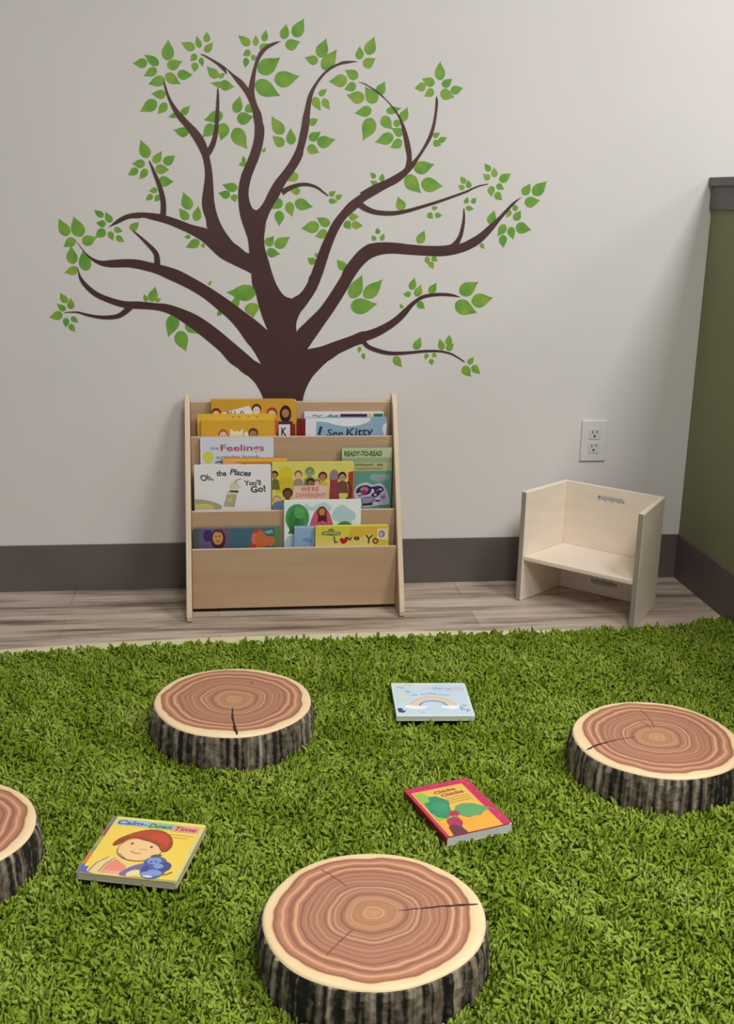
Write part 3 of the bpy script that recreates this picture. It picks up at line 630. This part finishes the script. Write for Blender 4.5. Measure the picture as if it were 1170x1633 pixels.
def slot(zc, n=7, sgn=1):
    top = [(-0.042, zc), (-0.040, zc+0.006), (-0.034, zc+0.009), (0.034, zc+0.009), (0.040, zc+0.006), (0.042, zc)]
    bot = [(0.042-0.084*i/28, zc-0.0065-0.0022*math.cos(2*PI*i/7)) for i in range(1, 28)]
    L = top+bot
    return [(x, zc+(z-zc)*sgn) for x, z in L]
BI = BH-CT+0.0016
bp = prism('back_panel', [[(-BI, 0.001), (BI, 0.001), (BI, CH-0.001), (-BI, CH-0.001)], slot(CH-0.034), slot(0.040, sgn=-1)], lambda x, z, k: (x, DV-CT+k, z), CT, M_BIRCH, chair)
SZ, ST = 0.135, 0.014
fi = FH-CT-0.0009; dv = DV-CT-0.0006; bi = (FH-CT)+((BH-CT)-(FH-CT))*dv/DV-0.0009
prism('seat', [[(-fi, 0.004), (fi, 0.004), (bi, dv), (-bi, dv)]], lambda x, y, k: (x, y, SZ-ST+k), ST, M_BIRCH, chair, 0.003)

# ---------------------------------------------------------------- shag rug
BOOKS = [  # centre x, centre y, width, height, thickness, turn
    (0.460, 2.228, 0.168, 0.170, 0.011, -4.5), (-0.132, 1.696, 0.168, 0.174, 0.013, -15.8), (0.4215, 1.779, 0.131, 0.172, 0.019, 16.0)]
SLICES = [(0.2167, 1.4037, 2), (0.0247, 2.1505, 270), (0.8465, 1.9110, 194), (-0.4709, 1.7078, 120)]
SR, STOP, RUGZ = 0.163, 0.094, 0.012
EDGE = [(-1.25, 2.545), (-0.90, 2.572), (-0.526, 2.612), (-0.25, 2.638), (-0.048, 2.650), (0.461, 2.655), (1.0, 2.664), (1.22, 2.672), (1.32, 2.715), (1.372, 2.745)]
def edge_y(x): return np.interp(x, [e[0] for e in EDGE], [e[1] for e in EDGE])
rug = empty('shag_rug', (0, 1.6, 0)); tag(rug, 'large grass green shag rug covering the floor in front of the bookcase', 'rug')
M_BACKING = paint((96, 118, 36), 0.95, 8, 60); M_BINDING = paint((206, 200, 160), 0.9, 8, 60)
out = [(1.3745, 0.7)]+[(x+(0.0025 if x > 1.36 else 0), y+float(np.interp(x, [0.5, 1.0], [0.058, 0.020]))) for x, y in reversed(EDGE)]+[(-1.25, 0.7)]
inner = [(1.3745, 0.7)]+[(x, y-0.004) for x, y in reversed(EDGE)]+[(-1.25, 0.7)]
prism('backing', [[(x, y-1.6) for x, y in inner]], lambda x, y, k: (x, y, k+0.0005), RUGZ-0.0015, M_BACKING, rug)
strip = out[1:-1]+[(x, y-0.004) for x, y in EDGE]
prism('edge_binding', [[(x, y-1.6) for x, y in strip]], lambda x, y, k: (x, y, k+0.0005), 0.007, M_BINDING, rug)

rg = np.random.default_rng(11)
sp = 0.0056
gx, gy = np.meshgrid(np.arange(-1.24, 1.366, sp), np.arange(0.72, 2.71, sp))
px_ = (gx+rg.uniform(-0.5, 0.5, gx.shape)*sp*1.3).ravel(); py_ = (gy+rg.uniform(-0.5, 0.5, gy.shape)*sp*1.3).ravel()
keep = (py_ < edge_y(px_)-0.006+rg.uniform(-0.006, 0.005, px_.shape)) & (px_ < 1.3665)
for cx_, cy_, _ in SLICES: keep &= (px_-cx_)**2+(py_-cy_)**2 > (SR+0.004)**2
for cx_, cy_, w_, h_, _, r_ in BOOKS:
    a = math.radians(r_); dx, dy = px_-cx_, py_-cy_; lx, ly = dx*math.cos(a)+dy*math.sin(a), -dx*math.sin(a)+dy*math.cos(a)
    keep &= ~((abs(lx) < w_/2+0.001) & (abs(ly) < h_/2+0.001))
px_, py_ = px_[keep], py_[keep]; N = len(px_)
def field(x, y, seed, k):
    q = np.random.default_rng(seed); r = np.zeros_like(x)
    for _ in range(7):
        a = q.uniform(0, 2*PI); w_ = k*q.uniform(0.5, 1.6); r += np.sin(w_*(x*np.cos(a)+y*np.sin(a))+q.uniform(0, 6.28))
    return r/2.6
head_ = field(px_, py_, 1, 110)*3.0+field(px_, py_, 2, 20)*1.5+rg.normal(0, 1.3, N)
lean = np.clip(0.80+0.35*field(px_, py_, 3, 130)+rg.normal(0, 0.3, N), 0.05, 1.5)
Ln = np.clip(0.0205+0.0035*field(px_, py_, 5, 120)+rg.normal(0, 0.003, N), 0.011, 0.032)
# stay off the baseboard, the seats and the books
near = np.ones(N)
for cx_, cy_, _ in SLICES: near = np.minimum(near, np.clip((np.hypot(px_-cx_, py_-cy_)-SR-0.004)/0.02, 0.25, 1))
for cx_, cy_, w_, h_, _, r_ in BOOKS: near = np.minimum(near, np.clip((np.hypot(px_-cx_, py_-cy_)-0.085)/0.05, 0.45, 1))
lean *= near
Ln = np.where(px_ > 1.345, Ln*0.9, Ln); lean = np.where(px_ > 1.34, lean*0.35, lean)
rad = rg.uniform(0.0032, 0.0052, N)
tint = np.clip(0.5+0.22*field(px_, py_, 7, 25)+rg.normal(0, 0.2, N), 0, 1)
rings = [(0.0, 0.9), (0.35, 1.1), (0.72, 0.85), (1.0, 0.5)]
V = np.zeros((N, 4, 3, 3), np.float32)
ch, sh = np.cos(head_), np.sin(head_)
hx = np.zeros(N); hz = np.zeros(N); prev = 0.0
for k, (s, rr) in enumerate(rings):
    ang = lean*(0.15+1.45*s); ds = s-prev; prev = s
    hx = hx+Ln*ds*np.sin(ang); hz = hz+Ln*ds*np.cos(ang)
    for j in range(3):
        b = 2*PI*j/3+0.6*k
        ox = np.cos(b)*rad*rr; oy = np.sin(b)*rad*rr      # along heading, across heading
        V[:, k, j, 0] = px_+ch*(hx+ox*np.cos(ang))-sh*oy
        V[:, k, j, 1] = py_-1.6+sh*(hx+ox*np.cos(ang))+ch*oy
        V[:, k, j, 2] = RUGZ-0.004+hz-ox*np.sin(ang)
V[..., 2] = np.maximum(V[..., 2], 0.001)
V[..., 0] = np.minimum(V[..., 0], 1.3795)
base = (np.arange(N)*12)[:, None]; Q = []
for k in range(3):
    for j in range(3):
        j2 = (j+1) % 3; Q.append(np.stack([k*3+j, k*3+j2, (k+1)*3+j2, (k+1)*3+j]))
Q = np.array(Q).reshape(-1, 4)
F = (base[:, :, None]+Q[None]).reshape(-1, 4)
me = bpy.data.meshes.new('pile'); me.vertices.add(N*12); me.vertices.foreach_set('co', V.ravel())
me.loops.add(F.size); me.loops.foreach_set('vertex_index', F.ravel().astype(np.int32))
me.polygons.add(len(F)); me.polygons.foreach_set('loop_start', (np.arange(len(F))*4).astype(np.int32))
me.polygons.foreach_set('use_smooth', np.ones(len(F), bool))
me.update(calc_edges=True)
at = me.attributes.new('yarn', 'FLOAT', 'POINT'); at.data.foreach_set('value', np.repeat(tint, 12).astype(np.float32))
t = NT('green_shag_yarn'); a_ = t.n('Attribute', attribute_name='yarn')
c = t.ramp(a_.outputs['Fac'], [(0.1, (108, 132, 32)), (0.5, (129, 151, 47)), (0.9, (150, 168, 72))])
t.l(c, t.b.inputs['Base Color']); t.b.inputs['Roughness'].default_value = 0.85; t.b.inputs['Specular IOR Level'].default_value = 0.15
pile = link('pile', me, t.m, rug); pile['kind'] = 'stuff'

# ---------------------------------------------------------------- tree slice seats
t = NT('growth_ring_face')
uv = t.n('UVMap'); uv.uv_map = 'UVMap'
nz = t.n('TexNoise'); nz.inputs['Scale'].default_value = 1.7; nz.inputs['Detail'].default_value = 2.0; t.l(uv.outputs[0], nz.inputs['Vector'])
ln_ = t.n('VectorMath', operation='LENGTH'); t.l(uv.outputs[0], ln_.inputs[0])
rr = t.math('ADD', ln_.outputs['Value'], t.math('MULTIPLY', t.math('SUBTRACT', nz.outputs['Fac'], 0.5), 0.17))
n1 = t.n('TexNoise', noise_dimensions='1D'); n1.inputs['Scale'].default_value = 19.0; n1.inputs['Detail'].default_value = 3.0; n1.inputs['Roughness'].default_value = 0.6
t.l(rr, n1.inputs['W'])
heart = t.ramp(n1.outputs['Fac'], [(0.34, (128, 82, 62)), (0.46, (164, 112, 86)), (0.56, (180, 130, 100)), (0.66, (214, 168, 130))])
zone = t.ramp(rr, [(0.0, (120, 80, 50)), (0.035, (200, 156, 100)), (0.17, (190, 146, 98)), (0.20, (216, 170, 118)), (0.26, (156, 112, 90)), (0.62, (160, 112, 92)), (0.74, (188, 130, 100)), (0.875, (196, 136, 102)), (0.885, (140, 90, 62)), (0.905, (230, 198, 152)), (1.0, (238, 216, 172))])
mx = t.n('Mix', data_type='RGBA', blend_type='MIX'); t.l(zone, mx.inputs[6]); t.l(heart, mx.inputs[7])
t.l(t.math('MULTIPLY', t.math('LESS_THAN', rr, 0.884), 0.70), mx.inputs[0])
t.l(mx.outputs[2], t.b.inputs['Base Color']); t.b.inputs['Roughness'].default_value = 0.55; M_RINGS = t.m

t = NT('grey_brown_bark')
ba = t.n('Attribute', attribute_name='around'); mp_ = t.n('Mapping'); mp_.inputs['Scale'].default_value = (15, 15, 3.0); t.l(ba.outputs['Vector'], mp_.inputs[0])
v1 = t.noise(mp_.outputs[0], 1.0, 1.5, 0.5); v2 = t.noise(t.coords((120, 120, 90)), 1.0, 2.0)
h_ = t.math('ADD', t.math('MULTIPLY', v1, 0.75), t.math('MULTIPLY', v2, 0.25))
c = t.ramp(h_, [(0.40, (14, 14, 15)), (0.455, (32, 28, 26)), (0.485, (78, 68, 58)), (0.56, (116, 104, 90)), (0.68, (166, 156, 138))])
t.l(c, t.b.inputs['Base Color']); t.b.inputs['Roughness'].default_value = 0.8; t.bump(h_, 0.6, 0.006); M_BARK = t.m
M_CRACK = paint((58, 34, 28), 0.8, 6, 200); M_HAIRLINE = paint((128, 80, 64), 0.8, 6, 200)

def wob(a):
    return 1+0.012*math.sin(2*a+0.6)+0.008*math.sin(3*a+2.0)+0.004*math.sin(7*a)
def make_slice():
    root = empty('tree_slice_seat'); H = STOP-RUGZ
    NA = 288; rb = random.Random(3)
    # bark: ridged drum
    ridge = [0.0]*NA; k = 0
    while k < NA:
        wdt = rb.randint(5, 12); amp = rb.uniform(0.001, 0.006)
        for i in range(wdt):
            if k+i < NA: ridge[k+i] = amp*math.sin(PI*(i+0.5)/wdt)
        k += wdt
    levels = [(0.0, -0.001), (0.006, 0.0030), (0.02, 0.0042), (0.036, 0.0035), (0.052, 0.0025), (0.066, 0.0012), (0.076, -0.0008), (H-0.0045, -0.0030)]
    vs = []; fs = []
    for zi, (z, off) in enumerate(levels):
        for i in range(NA):
            a = 2*PI*i/NA; fade = 0.15 if zi == len(levels)-1 else (0.6 if zi in (0, len(levels)-2) else 1.0)
            r = SR*wob(a)+off+ridge[i]*fade+0.0015*math.sin(31*a+z*120)*fade
            vs.append((r*math.cos(a), r*math.sin(a), z))
    for zi in range(len(levels)-1):
        for i in range(NA):
            j = (i+1) % NA; fs.append((zi*NA+i, zi*NA+j, (zi+1)*NA+j, (zi+1)*NA+i))
    fs.append(tuple(range(NA))[::-1])
    me = bpy.data.meshes.new('bark'); me.from_pydata(vs, [], fs); link('bark', me, M_BARK, root)
    at_ = me.attributes.new('around', 'FLOAT_VECTOR', 'POINT')
    for i, v_ in enumerate(vs):
        rr_ = math.hypot(v_[0], v_[1]); at_.data[i].vector = (v_[0]/rr_, v_[1]/rr_, v_[2])
    # cut face with a softly rounded rim
    rings_ = [0.0, 0.15, 0.35, 0.55, 0.75, 0.88, 0.945, 0.972, 0.988, 0.996]
    hts = [0.0, 0, 0, 0, 0, 0, -0.0004, -0.0012, -0.0026, -0.0050]
    vs = [(0, 0, H)]; uvs = [(0, 0)]; fs = []; NB = 144
    for q, dz in zip(rings_[1:], hts[1:]):
        for i in range(NB):
            a = 2*PI*i/NB; r = SR*wob(a)*q; vs.append((r*math.cos(a), r*math.sin(a), H+dz)); uvs.append((q*math.cos(a), q*math.sin(a)))
    for i in range(NB): fs.append((0, 1+i, 1+(i+1) % NB))
    for k in range(len(rings_)-2):
        for i in range(NB):
            j = (i+1) % NB; fs.append((1+k*NB+i, 1+(k+1)*NB+i, 1+(k+1)*NB+j, 1+k*NB+j))
    me = bpy.data.meshes.new('cut_face'); me.from_pydata(vs, [], fs)
    ul = me.uv_layers.new(name='UVMap')
    for lp in me.loops: ul.data[lp.index].uv = uvs[lp.vertex_index]
    face = link('cut_face', me, M_RINGS, root, True)
    return root, face, H
def add_cracks(face, H, which):
    def crack(a0, a1, q0, q1, w0, w1, seed, mat=None):
        rc = random.Random(seed); n = 14; Lp, Rp = [], []
        for i in range(n+1):
            s = i/n; a = math.radians(a0+(a1-a0)*s); q = (q0+(q1-q0)*s)*SR; w_ = (w0+(w1-w0)*s)*(0.7+0.6*rc.random())/2
            if i in (0, n): w_ *= 0.3
            jx = rc.uniform(-0.0008, 0.0008); c0 = Vector((q*math.cos(a), q*math.sin(a))); nn = Vector((-math.sin(a), math.cos(a)))
            Lp.append(c0+nn*(w_+jx)); Rp.append(c0-nn*(w_-jx))
        P = Lp+Rp[::-1]
        prism('crack', [[(p.x, p.y) for p in P]], lambda x, y, k: (x, y, H-0.0008+k), 0.0012, mat or M_CRACK, face)
    for c_ in which: crack(*c_)
def copy_thing(o, parent=None):
    c_ = o.copy(); COL.objects.link(c_)
    if parent: c_.parent = parent
    for k in list(o.children): copy_thing(k, c_)
    return c_
LB = ['round tree slice seat nearest the viewer, at the bottom of the photo',
      'round tree slice seat in front of the bookcase, its crack pointing at the viewer',
      'round tree slice seat at the right edge of the rug, its crack pointing left',
      'round tree slice seat cut off by the left edge of the photo']
proto, _, SH_ = make_slice()
CRACKS = [[(4, 1, 0.22, 0.965, 0.0010, 0.0052, 1), (112, 117, 0.48, 0.84, 0.0012, 0.0020, 2, M_HAIRLINE), (222, 226, 0.30, 0.72, 0.0022, 0.0012, 3, M_HAIRLINE)],
          [(-3, 2, 0.24, 0.985, 0.0022, 0.0068, 5), (150, 154, 0.50, 0.58, 0.0030, 0.0020, 6, M_HAIRLINE)],
          [(-14, 1, 0.26, 0.985, 0.0010, 0.0055, 7), (240, 250, 0.22, 0.74, 0.0020, 0.0026, 8, M_HAIRLINE), (252, 262, 0.2, 0.45, 0.0016, 0.0012, 9, M_HAIRLINE)],
          [(4, 1, 0.22, 0.965, 0.0010, 0.0048, 1)]]
seats = [proto]+[copy_thing(proto) for _ in SLICES[1:]]
for i, (x, y, r_) in enumerate(SLICES):
    o = seats[i]
    add_cracks(next(k for k in o.children if k.name.startswith('cut_face')), SH_, CRACKS[i])
    o.location = (x, y, RUGZ); o.rotation_euler = (0, 0, math.radians(r_))
    tag(o, LB[i], 'seat', 'tree slice seats on the green rug')

# ---------------------------------------------------------------- board books lying on the rug
def rug_book(i, cover, spine, page, draw, label, corner=0.006):
    cx_, cy_, w, h, th, r_ = BOOKS[i]; a = math.radians(r_); A = Art(w, h); draw(A)
    ox, oy = -w/2*math.cos(a)+h/2*math.sin(a), -w/2*math.sin(a)-h/2*math.cos(a)
    return book('board_book', w, h, th, cover, spine, page, A, (cx_+ox, cy_+oy, 0.041-th), (0, 0, a), label, 'board books on the rug', 0.0016, 0.0004, corner, page)
def d_rain(A):
    A.rect(0.02, 0.04, 0.97, 0.97, (200, 219, 232)); A.poly([(0.02, 0.86), (0.3, 0.86), (0.5, 0.93), (0.6, 0.97), (0.02, 0.97)], (214, 224, 212)); A.poly([(0.4, 0.80), (0.62, 0.90), (0.97, 0.90), (0.97, 0.74), (0.7, 0.72)], (196, 212, 232))
    for u0, u1, v, col, wd_ in ((0.07, 0.17, 0.85, (190, 176, 196), 0.05), (0.17, 0.28, 0.93, (196, 190, 204), 0.03), (0.55, 0.68, 0.82, (150, 180, 214), 0.045), (0.7, 0.80, 0.80, (160, 186, 214), 0.045), (0.83, 0.95, 0.82, (206, 190, 208), 0.06),
                                (0.24, 0.32, 0.62, (140, 178, 200), 0.03), (0.36, 0.44, 0.64, (150, 184, 206), 0.03), (0.46, 0.58, 0.66, (146, 180, 206), 0.04), (0.6, 0.74, 0.62, (160, 186, 206), 0.03), (0.18, 0.23, 0.72, (160, 176, 196), 0.05)):
        A.line([(u0, v), (u0*0.67+u1*0.33, v+0.02), (u0*0.33+u1*0.67, v-0.01), (u1, v+0.01)], wd_, col)
    for k, col in enumerate(((216, 190, 186), (226, 202, 176), (224, 212, 182), (206, 210, 196), (136, 152, 182))):
        A.arc(0.50, 0.27, 0.315-0.03*(k+1), 0.315-0.03*k, col, 0.98)
    for u, v, a, b in ((0.20, 0.27, 0.08, 0.05), (0.28, 0.25, 0.10, 0.055), (0.36, 0.26, 0.06, 0.04), (0.66, 0.26, 0.07, 0.045), (0.74, 0.25, 0.09, 0.055), (0.80, 0.27, 0.05, 0.04)): A.ell(u, v, a, b, (240, 243, 246))
    A.ell(0.13, 0.55, 0.055, 0.05, (218, 226, 178)); A.ell(0.06, 0.19, 0.035, 0.05, (66, 78, 104)); A.poly([(0.03, 0.12), (0.10, 0.10), (0.14, 0.17), (0.09, 0.16), (0.05, 0.2)], (52, 62, 88))
    A.line([(0.85, 0.17), (0.87, 0.22), (0.9, 0.18)], 0.025, (150, 166, 176)); A.line([(0.92, 0.13), (0.93, 0.20), (0.96, 0.17)], 0.025, (142, 160, 172)); A.ell(0.90, 0.31, 0.03, 0.025, (166, 190, 200)); A.ell(0.85, 0.25, 0.02, 0.035, (156, 176, 190)); A.ell(0.35, 0.11, 0.03, 0.02, (180, 210, 222))
rug_book(0, (216, 228, 224), (216, 228, 224), (206, 214, 196), d_rain, 'pale blue board book with a rainbow between clouds, lying on the rug')
def d_calm(A):
    A.rect(0.03, 0.025, 0.97, 0.985, (240, 208, 88)); A.rect(0.955, 0.02, 0.995, 0.9, (214, 208, 130)); A.rect(0.05, 0.955, 0.98, 0.995, (226, 220, 120))
    for v0, v1, col in ((0.80, 0.995, (108, 122, 142)), (0.62, 0.80, (150, 92, 106)), (0.44, 0.62, (150, 166, 84)), (0.36, 0.44, (120, 140, 110)), (0.14, 0.36, (206, 122, 74)), (0.0, 0.14, (100, 108, 168))): A.rect(0.0, v0, 0.042, v1, col)
    A.rect(0.03, 0.0, 0.17, 0.11, (98, 108, 170)); A.rect(0.17, 0.0, 0.99, 0.028, (168, 166, 116))
    A.rect(0.075, 0.845, 0.40, 0.955, (160, 186, 208)); A.rect(0.40, 0.84, 0.68, 0.95, (152, 190, 150)); A.rect(0.68, 0.82, 0.955, 0.94, (224, 164, 142))
    A.text('Calm-', 0.085, 0.40, 0.865, 0.075, (54, 72, 120), 0, 0.25, 0.02); A.text('Down', 0.42, 0.665, 0.855, 0.075, (44, 96, 74), 0, 0.25, 0.02); A.text('Time', 0.70, 0.93, 0.845, 0.075, (140, 52, 76), 0, 0.25, 0.02)
    A.line([(0.68, 0.765), (0.93, 0.765)], 0.012, (190, 156, 80)); A.line([(0.70, 0.72), (0.88, 0.72)], 0.012, (190, 156, 80))
    FACE, HAIR, OUT = (240, 200, 142), (180, 78, 46), (126, 98, 60)
    A.poly([(0.10, 0.03), (0.14, 0.20), (0.25, 0.31), (0.36, 0.27), (0.52, 0.20), (0.60, 0.12), (0.58, 0.03)], (230, 206, 144), True); A.line([(0.11, 0.03), (0.14, 0.18), (0.22, 0.29)], 0.012, OUT); A.line([(0.21, 0.04), (0.23, 0.18), (0.29, 0.29)], 0.014, (150, 132, 70))
    A.poly([(0.23, 0.03), (0.25, 0.20), (0.31, 0.265), (0.44, 0.17), (0.48, 0.03)], (232, 142, 116)); A.poly([(0.25, 0.03), (0.255, 0.08), (0.47, 0.08), (0.48, 0.03)], (232, 168, 140))
    A.ell(0.475, 0.455, 0.228, 0.198, OUT); A.ell(0.475, 0.46, 0.219, 0.188, FACE)
    A.poly([(0.19, 0.48), (0.185, 0.57), (0.26, 0.68), (0.36, 0.77), (0.48, 0.82), (0.60, 0.81), (0.70, 0.74), (0.76, 0.63), (0.77, 0.53), (0.73, 0.455), (0.69, 0.47), (0.63, 0.545), (0.53, 0.60), (0.44, 0.62), (0.36, 0.64), (0.30, 0.60), (0.25, 0.52)], (150, 74, 44), True)
    A.poly([(0.28, 0.66), (0.38, 0.76), (0.50, 0.80), (0.62, 0.785), (0.71, 0.70), (0.74, 0.57), (0.70, 0.50), (0.62, 0.59), (0.48, 0.65), (0.38, 0.68)], HAIR, True); A.poly([(0.50, 0.70), (0.58, 0.77), (0.68, 0.70), (0.72, 0.58), (0.62, 0.62)], (198, 82, 54), True)
    A.ell(0.365, 0.545, 0.014, 0.020, (96, 74, 46)); A.ell(0.575, 0.52, 0.014, 0.020, (96, 74, 46)); A.line([(0.47, 0.455), (0.52, 0.47), (0.55, 0.46)], 0.012, (206, 152, 100)); A.line([(0.40, 0.42), (0.43, 0.395), (0.48, 0.39), (0.51, 0.40)], 0.016, (176, 120, 78)); A.line([(0.30, 0.36), (0.40, 0.275), (0.52, 0.265)], 0.010, OUT)
    A.poly([(0.42, 0.03), (0.44, 0.10), (0.52, 0.20), (0.62, 0.24), (0.64, 0.15), (0.54, 0.10), (0.52, 0.03)], (122, 112, 150), True); A.poly([(0.49, 0.03), (0.50, 0.09), (0.58, 0.13), (0.62, 0.08), (0.58, 0.03)], (236, 214, 160), True)
    B1, B2, B3 = (132, 152, 206), (84, 100, 164), (72, 82, 130)
    A.ell(0.72, 0.15, 0.125, 0.145, B2); A.ell(0.70, 0.27, 0.115, 0.105, B2); A.ell(0.81, 0.22, 0.065, 0.08, B3); A.ell(0.68, 0.30, 0.07, 0.06, B1); A.ell(0.75, 0.22, 0.05, 0.04, B1); A.ell(0.64, 0.16, 0.035, 0.06, B3); A.ell(0.74, 0.11, 0.075, 0.05, B1); A.ell(0.66, 0.08, 0.04, 0.035, B1); A.poly([(0.62, 0.36), (0.68, 0.41), (0.72, 0.405), (0.71, 0.37)], (96, 96, 86), True)
    A.ell(0.705, 0.285, 0.012, 0.012, B3); A.ell(0.655, 0.275, 0.012, 0.012, B3); A.ell(0.70, 0.045, 0.05, 0.018, (228, 214, 190)); A.line([(0.80, 0.08), (0.86, 0.10), (0.91, 0.15)], 0.022, (150, 124, 60))
rug_book(1, (224, 200, 100), (140, 130, 140), (196, 192, 168), d_calm, 'yellow board book with a red haired child hugging a blue toy, on the rug')
def d_leaf(A):
    PK, OR = (206, 52, 96), (236, 168, 62)
    A.rect(0.05, 0.0, 0.86, 0.905, (244, 164, 92)); A.rect(0.075, 0.0, 0.835, 0.88, OR); A.poly([(0.075, 0.40), (0.075, 0.88), (0.4, 0.88), (0.835, 0.88), (0.835, 0.45)], (230, 184, 84))
    rs = random.Random(2)
    for i in range(34):
        if i % 2: A.ell(0.875+0.1*rs.random(), 0.02+0.94*rs.random(), 0.012, 0.008, (224, 96, 130))
        else: A.ell(0.08+0.85*rs.random(), 0.925+0.05*rs.random(), 0.012, 0.007, (224, 96, 130))
    A.poly([(0.08, 0.30), (0.08, 0.86), (0.20, 0.87), (0.26, 0.76), (0.28, 0.5), (0.2, 0.32)], (142, 190, 76))
    A.poly([(0.08, 0.47), (0.10, 0.66), (0.20, 0.68), (0.22, 0.76), (0.34, 0.76), (0.46, 0.62), (0.40, 0.52), (0.34, 0.36), (0.22, 0.31), (0.12, 0.36)], (54, 140, 98)); A.ell(0.27, 0.54, 0.11, 0.10, (62, 150, 108))
    A.poly([(0.40, 0.42), (0.48, 0.50), (0.60, 0.525), (0.74, 0.49), (0.84, 0.40), (0.92, 0.33), (0.80, 0.315), (0.70, 0.25), (0.62, 0.27), (0.52, 0.25), (0.44, 0.32)], (98, 160, 102))
    A.ell(0.37, 0.375, 0.075, 0.055, (170, 52, 74)); A.ell(0.34, 0.31, 0.05, 0.03, (150, 120, 110)); A.poly([(0.17, 0.20), (0.22, 0.30), (0.36, 0.29), (0.38, 0.20), (0.30, 0.12), (0.20, 0.13)], (170, 54, 86), True); A.poly([(0.11, 0.0), (0.14, 0.16), (0.22, 0.19), (0.31, 0.13), (0.33, 0.0)], (104, 50, 72))
    A.text('Chicka', 0.36, 0.70, 0.795, 0.05, (150, 84, 62), 0.05, 0, 0.03); A.text('Chicka', 0.42, 0.78, 0.715, 0.055, (150, 84, 62), 0.05, 0, 0.03)
    for v in (0.675, 0.63, 0.585): A.line([(0.44, v-0.01), (0.6, v), (0.80, v-0.005)], 0.016, (190, 160, 88))
rug_book(2, (192, 46, 88), (120, 24, 26), (222, 222, 216), d_leaf, 'thick pink and orange board book with green leaves, lying on the rug', 0.008)
